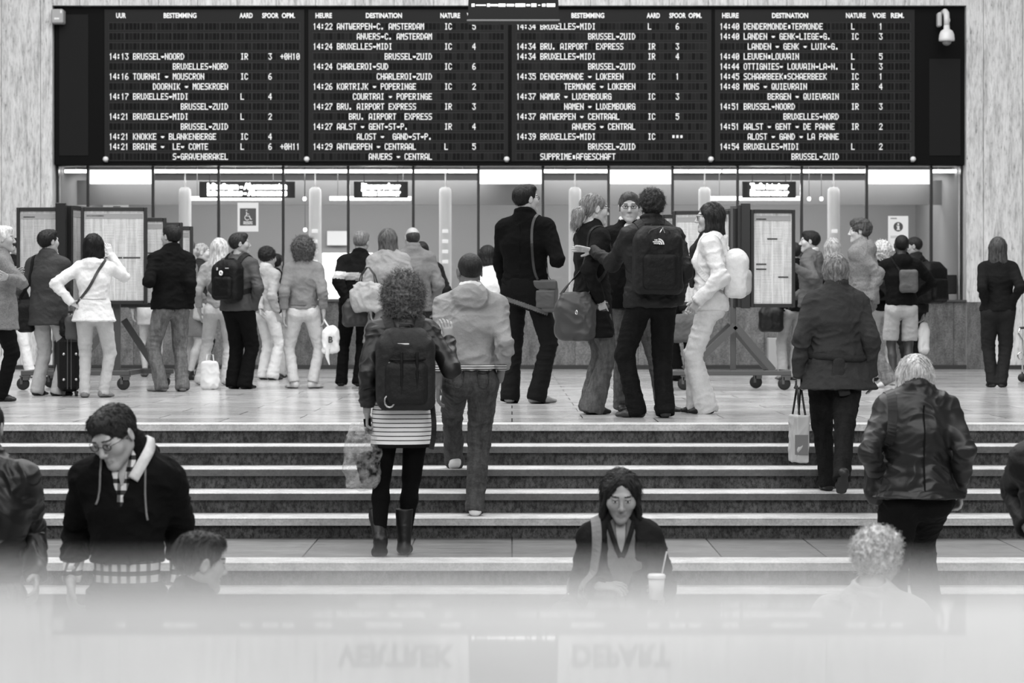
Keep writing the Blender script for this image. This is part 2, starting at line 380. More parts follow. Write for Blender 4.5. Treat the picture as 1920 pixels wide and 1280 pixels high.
for a, b_, lb in ((352, 530, 'long glowing tube lamp below the two-line sign on the left'), (618, 771, 'glowing tube lamp below the short sign left of the centre'), (1332, 1500, 'glowing tube lamp below the sign on the right')):
    D = GD+1.3; mb = MB(); xc = (X_(a, D)+X_(b_, D))/2; w = (X_(b_, D)-X_(a, D))/2
    mb.tube([(-w, 0, 0), (w, 0, 0)], .032, 10); o = mb.build('tube_lamp', mat('emit', 250, s=2.2)); [MB().tube([(q_, 0, .02), (q_, 0, 3.03-Z_(372, D))], .006, 6).build('hanger', mat('paint', 90), o) for q_ in (-w*.8, w*.8)]; o.location = (xc, D, Z_(372, D)); tag(o, lb, 'lamp')
for a, b_, t1, t2, lb in ((386, 540, 'Inlichtingen - Abonnementen', 'Informations - Abonnements', 'widest glowing two-line sign, on the left above the wheelchair poster'), (676, 752, 'Binnenverkeer', 'Trafic interieur', 'short glowing two-line sign left of the centre of the ticket office'), (1405, 1480, 'Trafic interieur', 'Binnenverkeer', 'short glowing two-line sign on the right above the timetable case')):
    D = GD+.9; w = X_(b_, D)-X_(a, D); xc = (X_(a, D)+X_(b_, D))/2; r = empty('lit_sign', (xc, D, Z_(368, D))); tag(r, lb, 'sign')
    for q_ in (-w/2+.05, w/2-.05): hg = MB(); hg.tube([(q_, .05, .2), (q_, .05, 3.03-Z_(368, D))], .008, 6); hg.build('hanger', mat('paint', 90), r)
    mb = MB(); mb.box((-w/2-.1, .02, -.02), (w/2+.1, .06, .22)); mb.build('sign_board', mat('paint', 22), r)
    for t, zz in ((t1, .145), (t2, .05)): text_obj('lettering', t, .115, mat('emit', 255, s=9), (0, .01, zz), r, bold=.008, width=w*.97, extrude=.006)
# rail with a grey band under the ceiling strips
mb = MB(); D = GD+1.6; mb.box((XL, D, Z_(384, D)), (XR, D+.05, Z_(338, D))); struct('trim_7', mb, mat('paint', 105))
# columns
for i, px in enumerate((347, 591, 835, 1078, 1321, 1563)):
    D = GD+.75; mb = MB(); r = .092; zt = Z_(350, D); mb.lathe([(0, zt), (r*.6, zt-.01), (r*.92, zt-.04), (r, zt-.09), (r, 0)], 20)
    mb.tube([(0, 0, zt-.02), (0, 0, zt+.2)], .012, 6)
    o = mb.build('round_post', mat('paint', 236, rough=.35), None, True); o.location = (X_(px, D), D, 0)
    tag(o, ('leftmost pale round post inside the ticket office', 'pale round post above the curly-haired woman in the grey jacket', 'pale round post above the man in the light hooded jacket', 'pale round post behind the woman with the ponytail', 'pale round post right of the man with the large backpack', 'rightmost pale round post, beside the boy in the grey hoodie')[i], 'post', 'round posts in the ticket office')
    if i in (0, 1, 2, 5):
        for k in range(4):
            mb = MB(); mb.box((-.045, -r-.012, 0), (.045, -r+.004, .05), 0, .004); q = mb.build('number_plate', mat('emit', 235, s=.5), o); q.location = (0, 0, Z_(437+19*k, D))
# desk, monitors, low lit panel
mb = MB(); mb.box((XL+.1, DW+.51, .8), (XR-.1, DW+.93, ZS-.02), 0, .01); o = mb.build('service_desk', mat('paint', 120)); tag(o, 'long grey service desk behind the ticket windows', 'desk')
for px, lb in ((1775, 'dark computer monitor at the rightmost ticket window'), (520, 'dark computer monitor behind the curly-haired child'), (1300, 'dark computer monitor hidden behind the timetable cases')):
    D = GD+.45; o = empty('monitor', (X_(px, D), D, ZS-.02)); tag(o, lb, 'monitor')
    mb = MB(); mb.box((-.2, -.02, .14), (.2, .02, .42), 0, .01); mb.build('screen', mat('paint', 25, rough=.3), o)
    mb = MB(); mb.box((-.09, -.08, 0), (.09, .08, .015), 0, .004); mb.box((-.03, -.01, .01), (.03, .02, .16)); mb.build('foot', mat('paint', 30), o)
for a, b_, y0, y1, lb in ((604, 652, 474, 560, 'bright white lit panel behind the woman with curly hair'), (655, 700, 474, 560, 'bright white lit panel behind the man in the black and white jacket')):
    D = BR-.042; mb = MB(); mb.box((X_(a, D), D, Z_(y1, D)), (X_(b_, D), D+.04, Z_(y0, D)), 0, .01); cx = (X_(a, D)+X_(b_, D))/2; o = mb.build('backlit_screen', mat('emit', 250, s=1.3), loc=(cx, D, Z_(y1, D))); tag(o, lb, 'panel')
for px, y, lb in ((571, 373, 'small ceiling spot glowing left of the second round post'), (572, 431, 'small round desk lamp glowing low beside the second round post'), (1517, 373, 'small ceiling spot glowing, left of a pair'), (1540, 373, 'small ceiling spot glowing, right of a pair')):
    D = GD+1.2; mb = MB(); mb.lathe([(0, -.03), (.02, -.025), (.03, 0), (.02, .03), (0, .03)], 10); o = mb.build('spot_lamp', mat('emit', 240, s=2.5), None, True); MB().tube([(0, 0, .02), (0, 0, 3.03-Z_(y, D))], .005, 6).build('hanger', mat('paint', 90), o); o.location = (X_(px, D), D, Z_(y, D)); tag(o, lb, 'lamp')
area('office_light', (-3.3, GD+1.9, 2.95), (6, 1.6), 260, (-3.3, GD+2.2, 0)); area('office_light', (3.3, GD+1.9, 2.95), (6, 1.6), 260, (3.3, GD+2.2, 0))
# posters hung inside the glass
D = GD-.02
p = empty('accessibility_poster', (X_(465, D), D, Z_(434, D))); tag(p, 'white poster with a dark wheelchair symbol on the ticket window', 'poster')
mb = MB(); mb.box((-.15, -.006, 0), (.15, 0, .415)); mb.build('sheet', mat('paint', 225), p)
mb = MB(); mb.box((-.117, -.009, .085), (.117, -.004, .335), 0, .004); mb.build('dark_field', mat('paint', 75), p)
w_ = mat('paint', 225); mb = MB()
a = np.linspace(-.3, 1.62, 14)*PI+.2
mb.tube([(-.01+.034*math.cos(t), -.012, .20+.034*math.sin(t)) for t in np.linspace(1.9, 5.6, 14)], .006, 6)
mb.tube([(-.02, -.012, .285), (-.02, -.012, .222), (.02, -.012, .222), (.04, -.012, .175), (.055, -.012, .178)], .008, 6); mb.tube([(-.02, -.012, .255), (.015, -.012, .25)], .006, 6)
mb.tube([(-.02, -.012, .30), (-.02, -.012, .312)], .013, 8); mb.build('wheelchair_symbol', w_, p)
for s, zz in (('PRIORITEIT', .135), ('PRIORITE', .112)): text_obj('lettering', s, .03, w_, (0, -.011, zz), p, width=.13, bold=.001)
p = empty('information_poster', (X_(1684, D), D, Z_(470, D))); tag(p, 'white poster with a round information symbol on the right ticket window', 'poster')
mb = MB(); mb.box((-.145, -.006, 0), (.145, 0, .5)); mb.build('sheet', mat('paint', 228), p)
mb = MB(); mb.lathe([(0, -.010), (.068, -.010), (.068, -.004)], 28, 0, (0, 0, .345), 'y'); mb.build('round_symbol', mat('paint', 70), p)
mb = MB(); mb.box((-.017, -.014, .305), (.017, -.008, .36)); mb.box((-.026, -.014, .297), (.026, -.008, .307)); mb.box((-.026, -.014, .352), (0, -.008, .362)); mb.lathe([(0, -.014), (.015, -.014), (.015, -.008)], 12, 0, (0, 0, .383), 'y'); mb.build('letter_i', w_, p)
mb = MB(); mb.box((-.11, -.008, .455), (-.02, -.004, .475)); mb.box((-.11, -.008, .205), (.11, -.004, .213)); mb.box((-.11, -.008, .185), (.07, -.004, .193)); mb.build('print_lines', mat('paint', 150), p)
# far wall pictures
for px, y0, y1, w, lb in ((632, 433, 460, .32, 'small pale notice on the office wall left of the grey-haired man'), (205, 381, 390, .62, 'pale ledge lamp seen above the left timetable case')):
    D = BR-.05; mb = MB(); mb.box((-w/2, 0, 0), (w/2, .03, (y1-y0)/F*D), 0, .004); o = mb.build('wall_notice', mat('paint', 215)); o.location = (X_(px, D), D-.02, Z_(y1, D)); tag(o, lb, 'notice')

# ---- departure board
BD = DW+.10
board = empty('departure_board', (0, BD, ZB)); tag(board, 'huge black split-flap departure board across the back wall', 'departure board')
def bz(py): return Z_(py, BD)-ZB
def bx(px): return X_(px, BD)
blk, frm, pan = mat('paint', 10, rough=.6, spec=.1), mat('paint', 36, rough=.6, spec=.15), mat('paint', 46, rough=.6, spec=.15)
mb = MB(); mb.box((XL+.01, 0, 0), (XR-.01, .35, ZT-ZB-.005), 0, .01); mb.build('case', blk, board)
for a, b_, y0, y1 in ((111, 166, 27, 292), (1742, 1801, 110, 292)):
    mb = MB(); mb.box((bx(a), -.012, bz(y1)), (bx(b_), .0, bz(y0)), 0, .003); mb.build('blank_panel', mat('paint', 24, spec=.15), board)
FONT57 = {'A': '7E11117E', }
G = {'0': '3E5149453E', '1': '00427F4000', '2': '4261514946', '3': '2141454B31', '4': '1814127F10', '5': '2745454539', '6': '3C4A494930', '7': '0171090503', '8': '3649494936', '9': '064949291E', 'A': '7E1111117E', 'B': '7F49494936', 'C': '3E41414122', 'D': '7F4141221C', 'E': '7F49494941', 'F': '7F09090901', 'G': '3E4149497A', 'H': '7F0808087F', 'I': '00417F4100', 'J': '2040413F01', 'K': '7F08142241', 'L': '7F40404040', 'M': '7F020C027F', 'N': '7F0408107F', 'O': '3E4141413E', 'P': '7F09090906', 'Q': '3E4151215E', 'R': '7F09192946', 'S': '4649494931', 'T': '01017F0101', 'U': '3F4040403F', 'V': '1F2040201F', 'W': '3F4038403F', 'X': '6314081463', 'Y': '0708700807', 'Z': '6151494543', '-': '0008080808', '.': '0060600000', ':': '0036360000', '+': '08083E0808', '*': '003C3C3C00', 'o': '001C1C1C00'}
G['-'] = '0818181808'; G['1'] = '00027F0000'
rowsP = [
 {3: ('14:13 BRUSSEL-NOORD', 'IR', '3', '+0H10'), 4: 'BRUXELLES-NORD', 5: ('14:16 TOURNAI - MOUSCRON', 'IC', '6'), 6: 'DOORNIK - MOESKROEN', 7: ('14:17 BRUXELLES-MIDI', 'L', '4'), 8: 'BRUSSEL-ZUID', 9: ('14:21 BRUXELLES-MIDI', 'L', '2'), 10: 'BRUSSEL-ZUID', 11: ('14:21 KNOKKE - BLANKENBERGE', 'IC', '4'), 12: ('14:21 BRAINE -  LE- COMTE', 'L', '6', '+0H11'), 13: 'S-GRAVENBRAKEL'},
 {0: ('14:22 ANTWERPEN-C. AMSTERDAM', 'IC', '5'), 1: 'ANVERS-C. AMSTERDAM', 2: ('14:24 BRUXELLES-MIDI', 'IC', '4'), 3: 'BRUSSEL-ZUID', 4: ('14:24 CHARLEROI-SUD', 'IC', '6'), 5: 'CHARLEROI-ZUID', 6: ('14:26 KORTRIJK - POPERINGE', 'IC', '2'), 7: 'COURTRAI - POPERINGE', 8: ('14:27 BRU. AIRPORT EXPRESS', 'IR', '3'), 9: 'BRU. AIRPORT  EXPRESS', 10: ('14:27 AALST - GENT-ST-P.', 'IR', '4'), 11: 'ALOST -  GAND-ST-P.', 12: ('14:29 ANTWERPEN - CENTRAAL', 'L', '5'), 13: 'ANVERS - CENTRAL'},
 {0: ('14:34 BRUXELLES-MIDI', 'L', '6'), 1: 'BRUSSEL-ZUID', 2: ('14:34 BRU. AIRPORT  EXPRESS', 'IR', '3'), 3: ('14:34 BRUXELLES-MIDI', 'IR', '4'), 4: 'BRUSSEL-ZUID', 5: ('14:35 DENDERMONDE - LOKEREN', 'IC', '1'), 6: 'TERMONDE - LOKEREN', 7: ('14:37 NAMUR - LUXEMBOURG', 'IC', '3'), 8: 'NAMEN - LUXEMBOURG', 9: ('14:37 ANTWERPEN - CENTRAAL', 'IC', '5'), 10: 'ANVERS - CENTRAL', 11: ('14:39 BRUXELLES-MIDI', 'IC', 'ooo'), 12: 'BRUSSEL-ZUID', 13: ('      SUPPRIME*AFGESCHAFT', '', '')},
 {0: ('14:40 DENDERMONDE*TERMONDE', 'L', '1'), 1: ('14:40 LANDEN - GENK-LIEGE-G.', 'IC', '3'), 2: 'LANDEN - GENK - LUIK-G.', 3: ('14:40 LEUVEN*LOUVAIN', 'L', '5'), 4: ('14:44 OTTIGNIES- LOUVAIN-LA-N.', 'L', '3'), 5: ('14:45 SCHAARBEEK*SCHAERBEEK', 'IC', '1'), 6: ('14:48 MONS - QUIEVRAIN', 'IR', '4'), 7: 'BERGEN - QUIEVRAIN', 8: ('14:51 BRUSSEL-NOORD', 'IR', '3'), 9: 'BRUXELLES-NORD', 10: ('14:51 AALST - GENT - DE PANNE', 'IR', '2'), 11: 'ALOST - GAND - LA PANNE', 12: ('14:54 BRUXELLES-MIDI', 'L', '2'), 13: 'BRUSSEL-ZUID'}]
heads = [[(227, 'UUR'), (338, 'BESTEMMING'), (462, 'AARD'), (507, 'SPOOR'), (541, 'OPM.')], [(607, 'HEURE'), (720, 'DESTINATION'), (844, 'NATURE'), (888, 'VOIE'), (922, 'REM.')], [(989, 'UUR'), (1102, 'BESTEMMING'), (1225, 'AARD'), (1270, 'SPOOR'), (1303, 'OPM.')], [(1369, 'HEURE'), (1481, 'DESTINATION'), (1604, 'NATURE'), (1648, 'VOIE'), (1682, 'REM.')]]
px2m = BD/F; PITCH = 7.46
glowing_flap = mat('emit', 225, s=.26)  # slight glow added to brighten letters that are not lit themselves
for p, x0 in enumerate((205, 587, 968, 1349)):
    pn = MB(); pn.box((bx(x0-9), -.02, bz(303)), (bx(x0+366), 0, bz(18)), 0, .004); pn = pn.build('display_panel', frm, board)
    fl = MB()
    for r in range(14):
        yc = 50+18.75*r
        fl.box((bx(x0-1), -.026, bz(yc+8)), (bx(x0+359), -.018, bz(yc-8)), 0)
        for g in range(12):
            for c_ in range(4):
                col = g*4+c_; xa = x0+col*PITCH+.6; sh = random.choice((1, 1, 2, 3)) if p in (1, 2) else random.choice((1, 1, 1, 2))
                gap = 1.6 if (c_ == 3 and p in (0, 3)) else 0
                fl.quad([(bx(xa), -.028, bz(yc+6.2)), (bx(xa+6.3-gap), -.028, bz(yc+6.2)), (bx(xa+6.3-gap), -.028, bz(yc-6.2)), (bx(xa), -.028, bz(yc-6.2))], sh)
    fl.build('flap_rows', [pan, mat('paint', 16, spec=.1), mat('paint', 25, spec=.1), mat('paint', 34, spec=.1)], pn)
    tx = MB(); q = PITCH/6.2
    def put(s, col, yc):
        for i, ch in enumerate(s):
            if ch == ' ' or ch not in G: continue
            g = bytes.fromhex(G[ch])
            for cx in range(5):
                y = 0
                while y < 7:
                    if g[cx] >> y & 1:
                        y1 = y
                        while y1 < 7 and g[cx] >> y1 & 1: y1 += 1
                        xa = x0+(col+i)*PITCH+cx*q+.3; ya = yc-6+y*1.72; yb = yc-6+y1*1.72
                        tx.quad([(bx(xa), -.031, bz(yb)), (bx(xa+q*1.3), -.031, bz(yb)), (bx(xa+q*1.3), -.031, bz(ya)), (bx(xa), -.031, bz(ya))]); y = y1
                    else: y += 1
    for r, v in rowsP[p].items():
        yc = 50+18.75*r
        if isinstance(v, str): put(v, 30-len(v), yc)
        else:
            put(v[0], 0, yc); put(v[1], 33, yc); put(v[2], 39 if v[2] == 'ooo' else 40, yc)
            if len(v) > 3: put(v[3], 43, yc)
    tx.build('flap_lettering', glowing_flap, pn)
    for hx, s in heads[p]: text_obj('heading', s, .098, glowing_flap, (bx(hx), -.024, bz(30)), pn, bold=.003, width=len(s)*6.15*px2m)
for px in (200, 576, 950, 1332, 1710):
    mb = MB(); mb.lathe([(0, 0), (.03, .005), (.042, .03), (.03, .06), (0, .07)], 12, 0, (bx(px), -.09, bz(303))); mb.build('warning_lamp', mat('paint', 235), board, True)
    mb = MB(); mb.box((bx(px)-.02, -.08, bz(304)), (bx(px)+.02, 0, bz(300))); mb.build('lamp_bracket', mat('paint', 150), board)
# sensor box and dome camera
o = empty('loudspeaker_box', (X_(110, DW), DW-.02, Z_(45, DW))); tag(o, 'small grey box at the top left corner of the departure board', 'box')
mb = MB(); mb.box((-.085, -.1, 0), (.085, .1, .2), 0, .015); mb.build('housing', mat('paint', 170), o); mb = MB(); mb.box((-.04, -.104, .05), (.03, -.098, .075)); mb.box((.045, -.104, .14), (.07, -.098, .18)); mb.build('label_plate', mat('paint', 235), o)
D = DW-.3; o = empty('dome_camera', (X_(1775, D), D, Z_(86, D))); tag(o, 'white dome security camera hanging at the top right of the board', 'camera')
zz = (86-20)/F*D
mb = MB(); mb.lathe([(0, .06), (.06, .062), (.11, .07), (.112, .1), (.105, .16), (.085, .21), (.045, .235), (.04, .30), (0, .30)], 24); mb.build('hood', mat('paint', 225, rough=.3), o, True)
mb = MB(); mb.lathe([(0, .0), (.03, .005), (.06, .03), (.07, .065)], 20); mb.build('dome', mat('paint', 120, rough=.1), o, True)
mb = MB(); mb.tube([(0, 0, .29), (0, .0, .40), (0, .02, .46), (0, .12, .50), (0, .3, .50)], .042, 12); mb.build('arm', mat('paint', 215, rough=.3), o, True)
mb = MB(); mb.box((-.09, .18, .30), (-.03, .32, .50), 0, .015); mb.build('junction_box', mat('paint', 195), o)
mb = MB(); mb.box((.075, .32, .38), (.11, .385, .43), 0, .005); mb.build('sensor', mat('paint', 225), o)
# hanging message display in front of the board
D = 26.; x0, x1, xa, xb = X_(883, D), X_(1043, D), X_(877, D), X_(1048, D); z0, z1 = Z_(40, D), Z_(-170, D)
o = empty('hanging_display', ((x0+x1)/2, D, z0)); tag(o, 'black hanging message display with a lit line, cut by the top edge', 'display')
cx = (x0+x1)/2
def prism(y0, y1, grow): 
    V = [(xa-cx, y0, 0), (xb-cx, y0, 0), (x1-cx, y0+.1, z1-z0), (x0-cx, y0+.1, z1-z0), (xa-cx, y1, 0), (xb-cx, y1, 0), (x1-cx, y1, z1-z0), (x0-cx, y1, z1-z0)]
    return V, [(0, 1, 2, 3), (5, 4, 7, 6), (4, 0, 3, 7), (1, 5, 6, 2), (3, 2, 6, 7), (4, 5, 1, 0)]
mb = MB(); V, Q = prism(0, .3, 0); mb.add(V, Q); mb.build('case', mat('paint', 20, rough=.5, spec=.15), o)
mb = MB(); mb.box((xa-cx-.01, -.015, 0), (xb-cx+.01, .01, .02), 0, .004); mb.build('edge_rail', mat('paint', 105), o)
mb = MB(); zl = Z_(9.5, D)-z0
for a, b_, h in ((884, 890, 6), (892, 911, 2.5), (913, 919, 6), (920, 933, 4), (934, 948, 6), (950, 964, 5), (966, 985, 6.5), (987, 994, 4), (996, 1006, 6.5), (1009, 1013, 2), (1016, 1023, 5.5), (1025, 1041, 6.5)):
    mb.box((X_(a, D)-cx, -.0+.012, zl-h/2/F*D), (X_(b_, D)-cx, .05, zl+h/2/F*D), 0, .002)
mb.build('led_line', mat('emit', 235, s=.9), o)
for sx in (-1, 1):
    mb = MB(); mb.tube([(sx*.35, .15, z1-z0), (sx*.35, .15, 8.9-z0)], .02, 8); mb.build('hanging_rod', mat('metal', 120), o, True)

# ---- wheeled timetable stands
def caster(parent, x, y, m1, m2):
    r = .065; mb = MB(); mb.box((x-.05, y-.035, .135), (x+.05, y+.035, .15)); mb.box((x-.045, y-.034, .06), (x-.02, y-.028, .14)); mb.box((x-.045, y+.028, .06), (x-.02, y+.034, .14)); mb.box((x-.03, y-.034, .1), (x+.04, y+.034, .14))
    f = mb.build('caster', m1, parent); w = MB(); w.lathe([(0, -.022), (r*.8, -.022), (r, -.012), (r, .012), (r*.8, .022), (0, .022)], 18, 0, (x-.02, y, r), 'y'); w.build('wheel', m2, f, True)
def case(parent, hinge, ang, w, h, z, tone=235, bars=(), thick=.035, t_in=.035):
    """one swinging display case: frame and two paper sheets"""
    c, s = math.cos(ang), math.sin(ang); R = np.array([[c, -s, 0], [s, c, 0], [0, 0, 1]])
    def bld(mb, name, m, par):
        o = mb.build(name, m, par); return o
    mb = MB(); e = t_in
    mb.box((0, -thick, 0), (e, thick, h), 0, .005); mb.box((w-e, -thick, 0), (w, thick, h), 0, .005); mb.box((e, -thick, 0), (w-e, thick, e*1.1), 0, .003); mb.box((e, -thick, h-e*1.1), (w-e, thick, h), 0, .003)
    f = mb.build('display_case', mat('paint', 38, rough=.4), parent); f.location = (hinge[0], hinge[1], z); f.rotation_euler = (0, 0, ang)
    mb = MB(); mb.box((e, -thick*.5, e), (w-e, thick*.5, h-e)); p_ = mb.build('timetable_sheet', mat('paper', tone), f)
    MB().box((e*1.3, -thick*.6, h-e*1.2-.075), (w-e*1.3, thick*.6, h-e*1.2-.025)).build('printed_heading', mat('paint', 150), p_)
    for (c0, row, k) in bars:
        cw = (w-2*e-.05)/k; MB().box((e+.025+c0*cw, -thick*.6, h*(1-row)-.007), (e+.025+(c0+1)*cw-.01, thick*.6, h*(1-row)+.007)).build('printed_bar', mat('paint', 55), p_)
    return f
gm = mat('paint', 78, rough=.4)
# right stand (front edge around x 1255..1480, casters at y 730)
DS = D_(731); o = empty('timetable_stand', (X_(1379, DS), DS+.25, 0)); tag(o, 'wheeled grey stand of timetable cases right of the woman in white', 'timetable stand')
def lx(px, D=DS): return X_(px, D)-X_(1379, DS)
k = DS/F
mb = MB(); mb.box((lx(1255), -.28, .15), (lx(1483), -.22, .2), 0, .004); mb.box((lx(1255), .3, .15), (lx(1470), .36, .2), 0, .004); mb.box((lx(1262), -.25, .15), (lx(1262)+.05, .33, .2)); mb.box((lx(1472), -.25, .15), (lx(1472)+.05, .33, .2)); mb.build('base_frame', gm, o)
mb = MB(); mb.box((-.028, -.02, .18), (.028, .04, 1.9), 0, .004); mb.build('post', gm, o)
for sg, ex in ((-1, lx(1290)), (1, lx(1450))):
    for y in (-.25, .32):
        mb = MB(); a = np.array([0, y, .66]); b_ = np.array([ex, y, .2]); d = (b_-a)/np.linalg.norm(b_-a); n = np.cross(d, (0, 1, 0)); hw = .034
        P = [a+n*hw, a-n*hw, b_-n*hw, b_+n*hw]; V = [p-np.array([0, .02, 0]) for p in P]+[p+np.array([0, .02, 0]) for p in P]
        mb.add(V, [(0, 1, 2, 3), (7, 6, 5, 4), (0, 4, 5, 1), (1, 5, 6, 2), (2, 6, 7, 3), (3, 7, 4, 0)]); mb.build('brace', gm, o)
for px, y in ((1286, -.25), (1258, .33), (1474, -.25), (1432, .33)): caster(o, lx(px), y, gm, mat('paint', 28))
DC = DS; zb = Z_(576, DC); hgt = Z_(388, DC)-zb
for (h_, ang, w, hh, zz, bars) in (((lx(1408), -.16), math.radians(8), .47, hgt*.98, zb+.0, ((0, .1, 3), (1, .3, 3), (0, .56, 3), (0, .61, 3), (2, .69, 3))), ((lx(1392), -.1), math.radians(84), .5, hgt*1.03, zb, ()), ((lx(1378), .05), math.radians(170), .62, hgt*.96, zb+.02, ((0, .45, 2), (1, .45, 2))), ((lx(1386), -.05), math.radians(102), .55, hgt, zb, ()), ((lx(1300), .25), math.radians(168), .3, hgt*.9, zb+.05, ()), ((lx(1285), .5), math.radians(165), .2, hgt*.86, zb+.07, ())):
    case(o, h_, ang, w, hh, zz, 220, bars)
mb = MB(); mb.box((lx(1391), -.2, zb-.01), (lx(1408), -.12, zb+hgt*1.04), 0, .004); mb.build('end_post', mat('paint', 30, rough=.35), o)
# left stand
DS = D_(731); o = empty('timetable_stand', (X_(210, DS), DS+.25, 0)); tag(o, 'wheeled grey stand of timetable cases at the far left behind the woman in white', 'timetable stand')
def lx(px, D=DS): return X_(px, D)-X_(210, DS)
mb = MB(); mb.box((lx(40), -.28, .15), (lx(243), -.22, .2), 0, .004); mb.box((lx(60), .5, .15), (lx(305), .56, .2), 0, .004); mb.box((lx(46), -.25, .15), (lx(46)+.05, .53, .2)); mb.box((lx(236), -.25, .15), (lx(236)+.05, .53, .2)); mb.build('base_frame', gm, o)
mb = MB(); mb.box((-.035, .02, .18), (.035, .08, 1.9), 0, .004); mb.build('post', gm, o)
for ex, y in ((lx(272), .5), (lx(140), -.25)):
    mb = MB(); a = np.array([0, y, .72]); b_ = np.array([ex, y, .2]); d = (b_-a)/np.linalg.norm(b_-a); n = np.cross(d, (0, 1, 0)); hw = .036
    P = [a+n*hw, a-n*hw, b_-n*hw, b_+n*hw]; V = [p-np.array([0, .02, 0]) for p in P]+[p+np.array([0, .02, 0]) for p in P]
    mb.add(V, [(0, 1, 2, 3), (7, 6, 5, 4), (0, 4, 5, 1), (1, 5, 6, 2), (2, 6, 7, 3), (3, 7, 4, 0)]); mb.build('brace', gm, o)
for px, y in ((235, -.25), (47, -.25), (290, .53), (70, .53)): caster(o, lx(px), y, gm, mat('paint', 28))
zb = Z_(570, DS); hgt = Z_(387, DS)-zb
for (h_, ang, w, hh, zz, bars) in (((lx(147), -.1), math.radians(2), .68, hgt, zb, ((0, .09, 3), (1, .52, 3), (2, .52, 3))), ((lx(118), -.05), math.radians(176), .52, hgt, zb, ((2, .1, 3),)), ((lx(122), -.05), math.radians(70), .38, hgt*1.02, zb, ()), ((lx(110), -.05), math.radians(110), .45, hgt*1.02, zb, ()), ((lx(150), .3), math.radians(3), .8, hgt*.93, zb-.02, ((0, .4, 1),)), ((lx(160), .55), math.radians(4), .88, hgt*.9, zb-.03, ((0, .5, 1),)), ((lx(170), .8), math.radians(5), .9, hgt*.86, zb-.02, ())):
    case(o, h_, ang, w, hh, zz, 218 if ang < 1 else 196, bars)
mb = MB(); mb.box((lx(102), -.2, zb-.01), (lx(121), -.1, zb+hgt*1.04), 0, .004); mb.build('end_post', mat('paint', 28, rough=.35), o)
